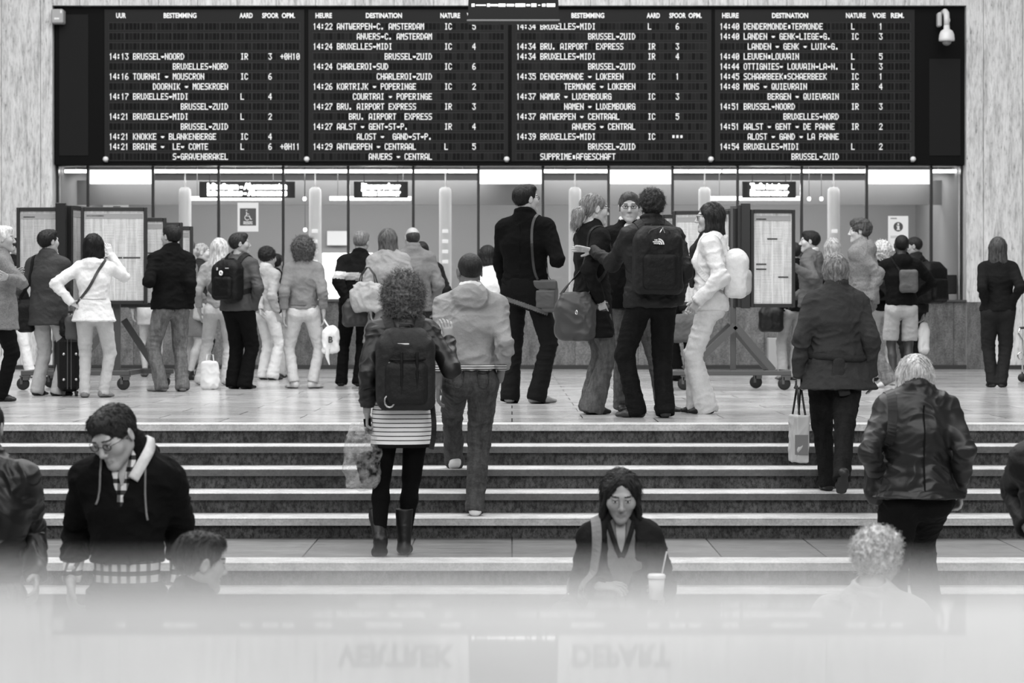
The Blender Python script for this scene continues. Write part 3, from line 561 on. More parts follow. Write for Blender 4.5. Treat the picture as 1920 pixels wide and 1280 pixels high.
# ------------------------------------------------------------------ implicit-surface modelling (smooth unions of tapered volumes, polygonised)
def V3(*a): return np.array(a, float)
def nrm(v): return np.asarray(v, float)/(np.linalg.norm(v)+1e-12)
def rx(a): c, s = math.cos(a), math.sin(a); return np.array([[1, 0, 0], [0, c, -s], [0, s, c]])
def ry(a): c, s = math.cos(a), math.sin(a); return np.array([[c, 0, s], [0, 1, 0], [-s, 0, c]])
def rz(a): c, s = math.cos(a), math.sin(a); return np.array([[c, -s, 0], [s, c, 0], [0, 0, 1]])
def dg(*a): return [math.radians(x) for x in a]
class Field:
    def __init__(s): s.ops = []
    def _push(s, kind, fn, lo, hi, k, sub): s.ops.append((kind, fn, lo, hi, k, sub)); return s
    def seg(s, a, b, ra, rb=None, k=.03, ux=None, sub=False):
        """tapered capsule from a to b; radius may be (width, depth) across ux"""
        a = V3(*a); b = V3(*b); ra = np.array(ra if np.ndim(ra) else (ra, ra), float); rb = ra if rb is None else np.array(rb if np.ndim(rb) else (rb, rb), float)
        w = b-a; L = np.linalg.norm(w); w = w/(L+1e-9) if L > 1e-6 else V3(0, 0, 1)
        u = V3(1, 0, 0) if ux is None else V3(*ux)
        if abs(u@w) > .95: u = V3(0, 1, 0) if abs(w[1]) < .9 else V3(0, 0, 1)
        u = nrm(u-(u@w)*w); v = np.cross(w, u)
        def fn(P):
            q = P-a; t = q@w; tc = np.clip(t, 0, L); h = (tc/(L+1e-9))[:, None]; r = ra+(rb-ra)*h; x = q@u; y = q@v; z = t-tc; rm = r.min(1)
            k0 = np.sqrt((x/r[:, 0])**2+(y/r[:, 1])**2+(z/rm)**2); k1 = np.sqrt((x/r[:, 0]**2)**2+(y/r[:, 1]**2)**2+(z/rm**2)**2)+1e-9
            return np.where(k0 < .02, -rm, k0*(k0-1)/k1)
        m = max(ra.max(), rb.max())
        return s._push('seg', fn, np.minimum(a, b)-m, np.maximum(a, b)+m, k, sub)
    def ell(s, c, r, R=None, k=.02, sub=False):
        c = V3(*c); r = V3(*r) if np.ndim(r) else V3(r, r, r)
        def fn(P):
            q = P-c
            if R is not None: q = q@R
            k0 = np.sqrt(((q/r)**2).sum(1)); k1 = np.sqrt(((q/r**2)**2).sum(1))+1e-9
            return np.where(k0 < .02, -r.min(), k0*(k0-1)/k1)
        m = r.max() if R is not None else r
        return s._push('ell', fn, c-m, c+m, k, sub)
    def box(s, c, h, rr=.02, R=None, k=.02, sub=False):
        c = V3(*c); h = V3(*h)
        def fn(P):
            q = P-c
            if R is not None: q = q@R
            q = np.abs(q)-(h-rr); return np.sqrt((np.maximum(q, 0)**2).sum(1))+np.minimum(q.max(1), 0)-rr
        m = np.linalg.norm(h) if R is not None else h
        return s._push('box', fn, c-m, c+m, k, sub)
    def cut(s, p, n, k=.004):
        """drop everything on the side the normal points to"""
        p = V3(*p); n = nrm(n); s.ops.append(('cut', lambda P: (P-p)@n, None, None, k, True)); return s
    def tr(s, M, t, sc=1.0):
        """field of the same shape moved to frame M (columns) and origin t, scaled"""
        o = Field(); o.frame = (s, M, V3(*t), sc); return o
    def ev(s, P, cull=True):
        d = np.full(len(P), .5)
        for kind, fn, lo, hi, k, sub in s.ops:
            if kind == 'cut':
                e = fn(P); h = np.maximum(k-np.abs(d-e), 0)/k; d = np.maximum(d, e)+h*h*k*.25; continue
            if cull:
                m = .05+k; ix = np.nonzero(((P > lo-m) & (P < hi+m)).all(1))[0]
                if not len(ix): continue
                e = fn(P[ix]); dd = d[ix]
            else: ix = slice(None); e = fn(P); dd = d
            if sub: h = np.maximum(k-np.abs(dd+e), 0)/k; d[ix] = np.maximum(dd, -e)+h*h*k*.25
            else: h = np.maximum(k-np.abs(dd-e), 0)/k; d[ix] = np.minimum(dd, e)-h*h*k*.25
        return d
    def bounds(s):
        lo = np.min([o[2] for o in s.ops if o[2] is not None and not o[5]], 0); hi = np.max([o[3] for o in s.ops if o[3] is not None and not o[5]], 0); return lo, hi
def transformed(f, M, t, sc=1.0):
    """a copy of field f, given in a local frame, placed by columns M, origin t and scale sc"""
    o = Field(); M = np.asarray(M); t = np.asarray(t)
    for kind, fn, lo, hi, k, sub in f.ops:
        g = (lambda fn: lambda P: fn(((P-t)@M)/sc)*sc)(fn)
        if kind == 'cut': o.ops.append(('cut', g, None, None, k, True)); continue
        cs = np.array([[(lo, hi)[i][0], (lo, hi)[j][1], (lo, hi)[l][2]] for i in (0, 1) for j in (0, 1) for l in (0, 1)])@M.T*sc+t
        o.ops.append((kind, g, cs.min(0), cs.max(0), k*sc, sub))
    return o
def nets(f, h):
    """surface nets: vertices (n,3), quads (m,4)"""
    lo, hi = f.bounds(); lo = lo-3*h; B = 6; n = np.ceil((hi+3*h-lo)/h/B).astype(int); N = n*B
    g = [lo[i]+(np.arange(n[i])*B+(B-1)/2)*h for i in range(3)]; cx, cy, cz = np.meshgrid(*g, indexing='ij')
    dc = f.ev(np.stack([cx, cy, cz], -1).reshape(-1, 3), False).reshape(n)
    act = np.abs(dc) < .5*B*h*1.75*1.35+.004
    D = np.repeat(np.repeat(np.repeat(np.where(dc < 0, -1., 1.).astype(np.float32), B, 0), B, 1), B, 2)
    ai = np.argwhere(act); off = np.stack(np.meshgrid(*[np.arange(B)]*3, indexing='ij'), -1).reshape(-1, 3)
    I = (ai[:, None, :]*B+off[None]).reshape(-1, 3); vals = f.ev(lo+I*h); D[I[:, 0], I[:, 1], I[:, 2]] = vals
    D[0] = D[-1] = 1; D[:, 0] = D[:, -1] = 1; D[:, :, 0] = D[:, :, -1] = 1
    S = D < 0; cnt = np.zeros(np.array(S.shape)-1, np.int8)
    cor = [(i, j, k) for i in (0, 1) for j in (0, 1) for k in (0, 1)]
    sl = lambda A, c: A[c[0]:A.shape[0]-1+c[0], c[1]:A.shape[1]-1+c[1], c[2]:A.shape[2]-1+c[2]]
    for c in cor: cnt += sl(S, c)
    cells = np.argwhere((cnt > 0) & (cnt < 8)); ids = np.full(cnt.shape, -1, np.int32); ids[tuple(cells.T)] = np.arange(len(cells))
    vals = {c: D[cells[:, 0]+c[0], cells[:, 1]+c[1], cells[:, 2]+c[2]] for c in cor}
    acc = np.zeros((len(cells), 3)); num = np.zeros(len(cells))
    for c in cor:
        for ax in range(3):
            if c[ax] == 0:
                c2 = list(c); c2[ax] = 1; a = vals[c]; b = vals[tuple(c2)]; m = (a < 0) != (b < 0); t = np.where(m, a/(a-b+1e-12), 0)
                p = np.tile(np.array(c, float), (len(cells), 1)); p[:, ax] = t; acc += p*m[:, None]; num += m
    V = lo+(cells+acc/num[:, None])*h; Q = []
    for ax in range(3):
        a1, a2 = [(1, 2), (2, 0), (0, 1)][ax]; s0 = [slice(None)]*3; s1 = [slice(None)]*3; s0[ax] = slice(0, -1); s1[ax] = slice(1, None)
        A = S[tuple(s0)]; Bm = S[tuple(s1)]; E = np.argwhere(A != Bm); E = E[(E[:, a1] > 0) & (E[:, a2] > 0)]
        inside = A[tuple(E.T)]
        def gid(d1, d2): e = E.copy(); e[:, a1] -= d1; e[:, a2] -= d2; return ids[tuple(e.T)]
        q = np.stack([gid(1, 1), gid(0, 1), gid(0, 0), gid(1, 0)], 1); q[~inside] = q[~inside][:, ::-1]; Q.append(q)
    Q = np.concatenate(Q); Q = Q[(Q >= 0).all(1)]; return V, Q
def vnormals(V, Q):
    n = np.cross(V[Q[:, 2]]-V[Q[:, 0]], V[Q[:, 3]]-V[Q[:, 1]]); N = np.zeros_like(V)
    for i in range(4): np.add.at(N, Q[:, i], n)
    return N/(np.linalg.norm(N, axis=1)[:, None]+1e-12)
def vnoise(P, seed=0):
    I = np.floor(P).astype(np.int64); f = P-I; f = f*f*(3-2*f); r = 0
    def h(a):
        n = (a[:, 0]*73856093) ^ (a[:, 1]*19349663) ^ (a[:, 2]*83492791) ^ (seed*2654435761); n = (n ^ (n >> 13))*1274126177 & 0x7fffffff; return ((n ^ (n >> 16)) & 0xffff)/65535.
    for i in (0, 1):
        for j in (0, 1):
            for k in (0, 1):
                w = (f[:, 0] if i else 1-f[:, 0])*(f[:, 1] if j else 1-f[:, 1])*(f[:, 2] if k else 1-f[:, 2]); r = r+w*h(I+np.array([i, j, k]))
    return r
def folds(P, seed, sx=9, sz=14):
    sx = sx*1.3; sz = sz*1.3
    """soft cloth creases: ridged warped noise, -1..1"""
    w = P*np.array([5, 5, 4]); q = P*np.array([sx, sx, sz])+np.stack([vnoise(w, seed), vnoise(w+7, seed), vnoise(w+13, seed)], 1)*2.2
    r1 = 1-np.abs(2*vnoise(q, seed+3)-1)*2.2; q2 = q@np.array([[.8, .1, .75], [0, 1, .1], [-.75, .1, .8]])*1.35+5; r2 = 1-np.abs(2*vnoise(q2, seed+9)-1)*2.2
    return np.clip(r1, -.5, 1)*.8+np.clip(r2, -.5, 1)*.45+(2*vnoise(P*4.5, seed+5)-1)*.5
def ik(a, t, l1, l2, hint):
    a = V3(*a); t = V3(*t); d = t-a; L = np.linalg.norm(d); Lm = (l1+l2)*.999
    if L > Lm: t = a+d/L*Lm; d = t-a; L = Lm
    L = max(L, abs(l1-l2)+.01); u = d/(np.linalg.norm(d)+1e-9); x = (l1*l1-l2*l2+L*L)/(2*L); y = math.sqrt(max(l1*l1-x*x, 0)); hn = V3(*hint); hn = hn-(hn@u)*u
    if np.linalg.norm(hn) < 1e-4: hn = V3(.1, 1, 0)-(.1*u[0]+u[1])*u
    return a+u*x+nrm(hn)*y, t

# ------------------------------------------------------------------ people
def head_field(male=True, face=True):
    f = Field()
    f.ell((0, -.016, .026), (.076, .095, .089)).ell((0, .028, -.028), (.060, .060, .080), k=.03)
    jw = .047 if male else .041
    for s in (-1, 1):
        f.seg((s*jw, -.005, -.055), (s*.012, .066, -.098), .020, .017, k=.035)
        f.ell((s*.044, .058, -.022), .024, k=.03)
    f.ell((0, .074, -.100), (.019, .017, .016), k=.02)
    f.seg((-.032, .080, .026), (.032, .080, .026), .0125 if male else .0095, k=.02)
    if face:
        for s in (-1, 1): f.ell((s*.031, .101, .006), (.018, .013 if male else .0115, .012), k=.012, sub=True)
        for s in (-1, 1): f.ell((s*.031, .0795, .006), .0135, k=.003)
        for s in (-1, 1): f.ell((s*.031, .083, .0165), (.016, .010, .005), k=.005)
    f.seg((0, .086, .018), (0, .107, -.024), .008, .0115, k=.012)
    f.ell((0, .110, -.030), (.0115, .010, .009), k=.008)
    for s in (-1, 1): f.ell((s*.011, .099, -.034), (.009, .010, .007), k=.006)
    if face:
        for s in (-1, 1):
            f.seg((s*.019, .080, -.0640), (0, .0855, -.0655), .0062, .0075, k=.007).seg((s*.016, .081, -.0735), (0, .085, -.0760), .0065, .0085, k=.007)
            f.seg((s*.025, .088, -.0675), (0, .0955, -.0700), .0018, .0020, k=.004, sub=True)
    for s in (-1, 1):
        f.ell((s*.080, -.012, -.004), (.0085, .020, .031), R=rz(s*-.35)@rx(-.15), k=.006)
        f.ell((s*.090, -.008, -.004), (.005, .010, .018), R=rz(s*-.35), k=.006, sub=True)
    return f
def hair_field(style, male=True, t=1.0):
    f = Field(); c = (0, -.022, .032)
    def face_cut(y=.105, z=-.035, r=(.072, .066, .094), k=.02): f.ell((0, y, z), r, k=k, sub=True)
    if style == 'bald': f.ell((0, -.022, .012), (.0790, .0980, .084)); f.ell((0, .025, .108), (.062, .095, .050), k=.01, sub=True); face_cut(); f.ell((0, -.03, -.10), (.09, .1, .055), k=.01, sub=True); return f
    if style in ('short', 'buzz', 'messy', 'shorthair_w'):
        e = {'short': .008, 'buzz': .0035, 'messy': .016, 'shorthair_w': .013}[style]
        f.ell(c, (.077+e, .097+e, .088+e))
        if style in ('messy', 'short'): f.ell((.010, .035, .082), (.060, .056, .034+e), k=.02)
        if style == 'shorthair_w': f.seg((0, -.07, .0), (0, -.075, -.07), .06, .045, k=.03); [f.seg((s*.06, -.03, .0), (s*.062, -.04, -.055), .03, .02, k=.03) for s in (-1, 1)]
        face_cut(.116, -.040, (.070, .068, .118)); f.ell((0, .03, -.13), (.12, .11, .10), k=.02, sub=True)
        for s in (-1, 1): f.ell((s*.088, .008, -.028), (.022, .030, .040), k=.01, sub=True)
    elif style == 'curly':
        f.ell((0, -.035, .02), (.118, .122, .118)); f.seg((0, -.05, -.02), (0, -.055, -.09), (.118, .09), (.105, .075), k=.05); face_cut(.125, -.05, (.075, .09, .115), .02)
    elif style == 'afro': f.ell((0, -.03, .04), (.105, .11, .10)); face_cut(.125, -.045, (.075, .09, .105)); f.ell((0, .02, -.13), (.11, .12, .09), k=.02, sub=True)
    elif style == 'bob':
        f.ell(c, (.092, .108, .098)); f.seg((0, -.045, 0), (0, -.052, -.105), (.100, .070), (.106, .062), k=.03)
        for s in (-1, 1): f.seg((s*.066, .0, .02), (s*.072, .008, -.095), (.03, .045), (.030, .045), k=.03)
        face_cut(.125, -.05, (.064, .095, .12), .015); f.cut((0, 0, -.142), (0, .15, -1), .02)
    elif style in ('shoulder', 'long'):
        L = {'shoulder': -.19, 'long': -.28}[style]
        f.ell(c, (.090, .106, .096)); f.seg((0, -.055, 0), (0, -.075, L), (.094, .062), (.10, .045), k=.04)
        for s in (-1, 1): f.seg((s*.068, -.005, .02), (s*.082, .015, L*.85), (.028, .042), (.026, .032), k=.03)
        face_cut(.125, -.05, (.062, .095, .14), .015)
    elif style == 'ponytail':
        f.ell(c, (.083, .102, .093)); face_cut(.118, -.042, (.073, .072, .100)); f.ell((0, .04, -.13), (.12, .10, .10), k=.02, sub=True)
        for s in (-1, 1): f.ell((s*.088, .008, -.028), (.020, .026, .036), k=.01, sub=True)
        f.ell((0, -.115, -.02), (.03, .028, .028), k=.02); f.seg((0, -.135, -.04), (0, -.15, -.12), (.058, .05), (.052, .042), k=.02)
    elif style == 'bun': f.ell(c, (.083, .102, .093)); face_cut(.118, -.042, (.073, .072, .100)); f.ell((0, .04, -.13), (.12, .10, .10), k=.02, sub=True); f.ell((0, -.12, .05), (.038, .035, .038), k=.015); [f.ell((s*.088, .008, -.028), (.020, .026, .036), k=.01, sub=True) for s in (-1, 1)]
    elif style == 'locks':
        f.ell(c, (.088, .104, .096)); f.seg((0, -.055, 0), (0, -.06, -.10), (.085, .06), (.08, .05), k=.04)
        for s in (-1, 1):
            f.seg((s*.066, .02, .05), (s*.094, .030, -.13), (.020, .030), (.012, .02), k=.03); f.seg((s*.075, -.03, .02), (s*.096, -.02, -.14), (.02, .03), (.012, .02), k=.03)
        f.ell((-.006, .120, -.045), (.060, .096, .152), k=.012, sub=True)
    return f
def ribbon(path, w, t, fields=(), off=.008, n=40, steep=None, closed=False):
    """flat strap along a path, laid on the surface of the given fields; returns V, Q"""
    P = np.array(path, float); seg = np.linalg.norm(np.diff(P, axis=0), axis=1); s = np.concatenate([[0], np.cumsum(seg)]); u = np.linspace(0, s[-1], n)
    Q = np.stack([np.interp(u, s, P[:, i]) for i in range(3)], 1)
    for _ in range(4): Q[1:-1] = .25*Q[:-2]+.5*Q[1:-1]+.25*Q[2:]
    N = np.zeros_like(Q)
    def ev(X): return np.min([f.ev(X, False) for f in fields], 0)
    e = .006
    for it in range(8):
        if not fields: break
        d = ev(Q); g = np.stack([ev(Q+np.eye(3)[i]*e)-ev(Q-np.eye(3)[i]*e) for i in range(3)], 1); g /= np.linalg.norm(g, axis=1)[:, None]+1e-9
        N = g; mv = off-d; mv = np.where(mv > 0, mv, np.maximum(mv, -.03)*(.6 if it < 6 else 0)*(d < .06)); Q[1:-1] += (g*mv[:, None])[1:-1]
        if it < 6:
            for _ in range(2): Q[1:-1] = .25*Q[:-2]+.5*Q[1:-1]+.25*Q[2:]
    T = np.gradient(Q, axis=0); T /= np.linalg.norm(T, axis=1)[:, None]+1e-9
    if not fields: N = np.tile(V3(*(steep or (0, 1, 0))), (n, 1))
    for _ in range(3): N[1:-1] = .25*N[:-2]+.5*N[1:-1]+.25*N[2:]
    S = np.cross(T, N); S /= np.linalg.norm(S, axis=1)[:, None]+1e-9; N = np.cross(S, T)
    V = np.concatenate([np.stack([Q+S*w/2*a+N*t/2*b for a, b in ((-1, -1), (1, -1), (1, 1), (-1, 1))], 1)]).reshape(-1, 3)
    F_ = [(i*4+j, i*4+(j+1) % 4, i*4+4+(j+1) % 4, i*4+4+j) for i in range(n-1) for j in range(4)]+[(3, 2, 1, 0), ((n-1)*4, (n-1)*4+1, (n-1)*4+2, (n-1)*4+3)]
    return V, F_

PEOPLE = {}
class Person: pass
def person(key, label, px, yf, top, yaw=0, z=0.0, m=True, bulk=1.0, skin=165, hair=('short', 40), lean=(0, 0), twist=0, head=(0, 0, 0), pel=(0, 0, 0), R=None, Rh=(.6, -1, 0), L=None, Lh=(-.6, -1, 0), Rfoot=None, Lfoot=None,
           coat=None, shirt=None, legs=None, shoes=40, hands=('r', 'r'), post=1.0, glasses=None, face=False, group=None, D=None, hscale=1.0, shoe_kind='shoe', hdrop=0, shdrop=.012, strands=0):
    seed = len(PEOPLE)*17+3
    D = D or D_(yf, z); X = X_(px, D); ppm = F/D; H = (Z_(top, D)-z)/post; S = H/1.75; hs = min(1.08, max(.9, (1/S)**.5))*hscale
    yw = math.radians(yaw); Rw = rz(yw); T0 = V3(X, D, z)
    p = Person(); p.S = S; p.R = Rw; p.T = T0; p.ppm = ppm; p.rz = yw
    sp = lambda v: V3(*v)*S
    # skeleton (numbers for a 1.75 m body, scaled)
    ux = V3(1, 0, 0)
    P0 = sp((pel[0], pel[1], .92+pel[2])); Rl = ry(math.radians(lean[1]))@rx(-math.radians(lean[0])); Ru = rz(math.radians(twist))@Rl
    up = Rl[:, 2]; hipw = .088 if m else .092; shw = (.178 if m else .158)*(.6+.4*bulk)
    Wz, Cz, Sz, Nz = .15, .34, .482, .555
    at = lambda h: P0+up*h*S
    Xs, Ys = Ru[:, 0], Ru[:, 1]; Sh = at(Sz); shR = Sh+(Xs*shw-up*shdrop)*S; shL = Sh-(Xs*shw+up*shdrop)*S; Nk = at(Nz)-Ys*.012*S
    hy, hp, hr = dg(*head); Rh_ = Ru@rz(hy)@rx(-hp)@ry(hr); Hd = Nk+Ru@V3(0, .012, .055)*S+Rh_@V3(0, .02, .092)*S*hs+V3(0, hdrop*.5, -hdrop)*S
    p.P0, p.Ru, p.Sh, p.Nk, p.Hd, p.Rh = P0, Ru, Sh, Nk, Hd, Rh_
    R = R or (.25, .04, .87); L = L or (-.25, .04, .87)
    def res(v):   # ('px', x, y, dy): a joint given by where it is seen, dy metres behind the person's own depth
        if v is not None and v[0] == 'px':
            Dq = D+v[3]; return tuple(Rw.T@(V3(X_(v[1], Dq), Dq, Z_(v[2], Dq))-T0)/S)+tuple(v[4:])
        return v
    Rfoot, Lfoot = res(Rfoot), res(Lfoot)
    def chain(sh, el_, wr_, l1, l2, back):   # elbow and wrist seen at given image points; the lengths of the bones give their depth
        out = []; a = Rw@sh+T0; seen = a
        for q, l, df in ((el_, l1, back), (wr_, l2, -back)):
            sg = df if q[3] == 0 else (1 if q[3] > 0 else -1)
            for _ in range(4): Dq = seen[1] if _ == 0 else a[1]+dy; u = V3(X_(q[1], Dq)-a[0], 0, Z_(q[2], Dq)-a[2]); n_ = np.linalg.norm(u); dy = sg*math.sqrt(max(l*l-n_*n_, 0))
            a = a+u*(1 if n_ < l else l/n_)+V3(0, dy, 0); seen = a; out.append(Rw.T@(a-T0))
        return out
    bk = -math.cos(yw); bk = 1 if bk > 0 else -1; jR = jL = None
    if R[0] == 'px' and Rh[0] == 'px': jR = chain(shR, Rh, R, .30*S, .27*S, bk)
    if L[0] == 'px' and Lh[0] == 'px': jL = chain(shL, Lh, L, .30*S, .27*S, bk)
    R, L = res(R), res(L)
    if Rh[0] == 'px': Rh = sp(res(Rh))-shR
    if Lh[0] == 'px': Lh = sp(res(Lh))-shL
    elR, wrR = ik(shR, sp(R), .30*S, .27*S, Rh); elL, wrL = ik(shL, sp(L), .30*S, .27*S, Lh)
    if jR: elR, wrR = jR
    if jL: elL, wrL = jL
    p.wr = {1: wrR, -1: wrL}; p.el = {1: elR, -1: elL}
    Rf = Rfoot or (.085, 0, .085, -8, 0); Lf = Lfoot or (-.085, 0, .085, 8, 0)
    hipR = P0+V3(hipw*S, 0, -.03*S); hipL = P0-V3(hipw*S, 0, .03*S)
    def fwd(a): return V3(-math.sin(math.radians(a)), math.cos(math.radians(a)), 0)
    knR, anR = ik(hipR, sp(Rf[:3]), .425*S, .41*S, fwd(Rf[3])); knL, anL = ik(hipL, sp(Lf[:3]), .425*S, .41*S, fwd(Lf[3]))
    p.an = {1: anR, -1: anL}; p.kn = {1: knR, -1: knL}
    b = bulk
    def torso(f, g, k=.05, hem=None, flare=0, hipg=0):
        f.seg(at(.0), at(Wz), ((.150+g)*S*b+hipg, (.108+g)*S*b+hipg), (((.128 if m else .112)+g)*S*b, (.095+g)*S*b), k=k, ux=Xs)
        f.seg(at(Wz), at(Cz), (((.128 if m else .112)+g)*S*b, (.095+g)*S*b), (((.160 if m else .138)+g)*S*b, (.108+g)*S*b), k=k, ux=Xs)
        f.seg(at(Cz), at(Sz-.03), (((.160 if m else .138)+g)*S*b, (.108+g)*S*b), ((.135+g)*S*b, (.088+g)*S*b), k=k, ux=Xs)
        f.seg(shR-Xs*.045*S, shL+Xs*.045*S, (.052+g*.8)*S, k=.06*S); [f.seg(Nk-up*.01*S, q_, (.050+g*.5)*S, (.048+g*.6)*S, k=.05*S) for q_ in (shR-Xs*.03*S, shL+Xs*.03*S)]; f.seg(at(Sz-.02), Nk+up*.02*S, ((.085+g)*S, (.07+g)*S), ((.055+g)*S, (.055+g)*S), k=.05*S, ux=Xs)
    vox = max(.0042, min(.0105, 1.9/ppm))
    # body
    f = Field(); torso(f, -.006)
    for s, sh, el, wr in ((1, shR, elR, wrR), (-1, shL, elL, wrL)): f.seg(sh, el, .046*S, .037*S, k=.04); f.seg(el, wr, .037*S, .025*S, k=.02)
    lb = .80 if (legs or {}).get('kind', 'trousers') in ('trousers', 'tights') else 1.0
    for hp_, kn, an in ((hipR, knR, anR), (hipL, knL, anL)): f.seg(hp_, kn, .078*S*b*lb, .052*S*b*lb, k=.04); f.seg(kn, kn+(an-kn)*.35+V3(0, -.012*S, 0), .050*S*lb, .052*S*lb, k=.02); f.seg(kn+(an-kn)*.35+V3(0, -.012*S, 0), an, .052*S*lb, .034*S, k=.02)
    f.seg(Nk-up*.02*S, Hd+Rh_@V3(0, -.02, -.04)*S*hs, (.056 if m else .048)*S, (.054 if m else .046)*S, k=.02)
    p.bodyf = f
    hv = max(.0030, min(.0085, 1.05/ppm))*(1.0 if face else 1.15)
    MV, MQ, MM = [], [], []; nn = [0]
    def addm(V, Q, M): MV.append(V); MQ.append(Q+nn[0]); MM.append(M); nn[0] += len(V)
    V, Q = nets(f, vox*1.5 if coat else vox); addm(V, Q, np.zeros(len(Q), int))
    hf0 = head_field(m, face); hf = transformed(hf0, Rh_, Hd, S*hs)
    hf.seg(Nk, Hd+Rh_@V3(0, -.018, -.05)*S*hs, (.054 if m else .046)*S, (.050 if m else .043)*S, k=.02)
    V, Q = nets(hf, hv); c = ((V[Q].mean(1)-Hd)@Rh_)/(S*hs); M = np.zeros(len(Q), int)
    if face:
        M[((c[:, 0]/.0225)**2+((c[:, 2]+.0715)/.0085)**2 < 1) & (c[:, 1] > .076)] = 1
        ax = np.abs(c[:, 0]); ez = c[:, 2]
        eye = (((ax-.031)/.0125)**2+((ez-.0045)/.0052)**2 < 1) & (c[:, 1] > .08); M[eye] = 2
        M[eye & (((ax-.031)**2+(ez-.005)**2) < .0052**2)] = 3
        M[(ax > .014) & (ax < .049) & (np.abs(ez-.029+.004*((ax-.03)/.02)**2) < .0035) & (c[:, 1] > .06)] = 4
        M[(((ax-.031)/.0145)**2+((ez-.0095)/.0022)**2 < 1) & (c[:, 1] > .078)] = 3
    addm(V, Q, M)
    # hands
    for s, hd, wr, el in ((1, hands[0], wrR, elR), (-1, hands[1], wrL, elL)):
        if hd is None: continue
        fd = nrm(wr-el); nm = V3(-s, .2, 0); curl = .35; sprd = 1.0
        if isinstance(hd, dict): fd = nrm(V3(*hd.get('dir', fd))); nm = V3(*hd.get('n', nm)); curl = hd.get('curl', curl); sprd = hd.get('sp', 1.0)
        nm = nrm(nm-(nm@fd)*fd); u = np.cross(fd, nm)*s; M3 = np.stack([u, nm, fd], 1)   # local: x thumb side, y palm normal, z fingers
        g = Field(); g.seg((0, 0, -.03), (0, 0, .015), (.024, .017), (.027, .016), k=.01, ux=(1, 0, 0)); g.seg((0, 0, .015), (.0, .0, .075), (.029, .013), (.038, .012), k=.012, ux=(1, 0, 0))
        for x, ln, cu in ((.029, .074, .9), (.0098, .082, 1), (-.0098, .076, 1.1), (-.028, .060, 1.2)):
            q = V3(x, .0, .082); a = 0; sx_ = (x/.03)*.10*sprd
            for i, fr in enumerate((.45, .30, .25)):
                a += curl*cu*(.8 if i == 0 else 1.1); d = V3(sx_*math.cos(a), math.sin(a), math.cos(a)); q2 = q+d*ln*fr; g.seg(q, q2, .0088-.0008*i, .0080-.0008*i, k=.004); q = q2
        q = V3(.022, .006, .022); q2 = V3(.047, .016+.01*curl, .052); q3 = q2+nrm((.35, .25+curl*.6, .9))*.030; g.seg(q, q2, .014, .0105, k=.012).seg(q2, q3, .0105, .0085, k=.004)
        V, Q = nets(transformed(g, M3, wr, S*1.02), max(.003, min(.007, 1.0/ppm))); addm(V, Q, np.zeros(len(Q), int))
    skm = mat('skin', skin); V = np.concatenate(MV); Q = np.concatenate(MQ)
    o = mesh_obj('person', V, Q, [skm, mat('skin', int(skin*.88)), mat('paint', 225, rough=.2), mat('paint', 30, rough=.3), mat('paint', min(int(hair[1]), 70))], None, np.concatenate(MM))
    o.location = T0; o.rotation_euler = (0, 0, yw); tag(o, label, 'person', group); p.o = o
    def child(name, f, h, mats, amp=0, sx=9, sz=14, fm=None, lab=None, V0=None):
        V, Q = nets(f, h)
        if len(Q) == 0: return None
        if amp:
            N = vnormals(V, Q); a = amp if np.isscalar(amp) else amp(V); V = V+N*(folds(V, seed, sx, sz)*a)[:, None]
        M = fm(V[Q].mean(1)) if fm else None
        ch = mesh_obj(name, V, Q, mats if isinstance(mats, (list, tuple)) else [mats], o, M)
        if lab: ch['label'] = lab
        return ch
    p.child = child
    # shoes
    for s, an, ft in ((1, anR, Rf), (-1, anL, Lf)):
        if shoes is None: break
        M3 = rz(math.radians(ft[3]))@rx(math.radians(ft[4])); g = Field(); L_ = 1.0 if m else .9
        g.seg((0, -.045, -.052), (0, .07, -.056), (.036, .032), (.043, .030), k=.03, ux=(1, 0, 0)); g.seg((0, .07, -.056), (0, .145*L_, -.063), (.044, .026), (.038, .018), k=.03, ux=(1, 0, 0))
        g.seg((0, -.02, -.03), (0, .01, .015 if shoe_kind != 'boot' else .20), (.040, .044), (.038, .044) if shoe_kind != 'boot' else (.056, .06), k=.03)
        g.cut((0, 0, -.084), (0, 0, -1), .006)
        if shoe_kind == 'boot': g.cut((0, 0, .2), (0, 0, 1), .006)
        sk = shoes if not isinstance(shoes, tuple) else shoes[0]; so = 25 if not isinstance(shoes, tuple) else shoes[1]
        child('boot' if shoe_kind == 'boot' else 'shoe', transformed(g, M3, an, S), max(.0045, vox*.7), [mat('leather', sk), mat('paint', so, rough=.7)], 0.002 if shoe_kind == 'boot' else 0, 14, 20,
              lambda c, an=an, M3=M3: ((((c-an)@M3)[:, 2]/S) < -.070).astype(int))
    # legs
    legs = legs or {}
    lk = legs.get('kind', 'trousers'); lv = legs.get('v', 60); lm_ = mat(legs.get('mat', 'cloth'), lv); fit = legs.get('fit', 1.0); hemw = legs.get('hem', .066)
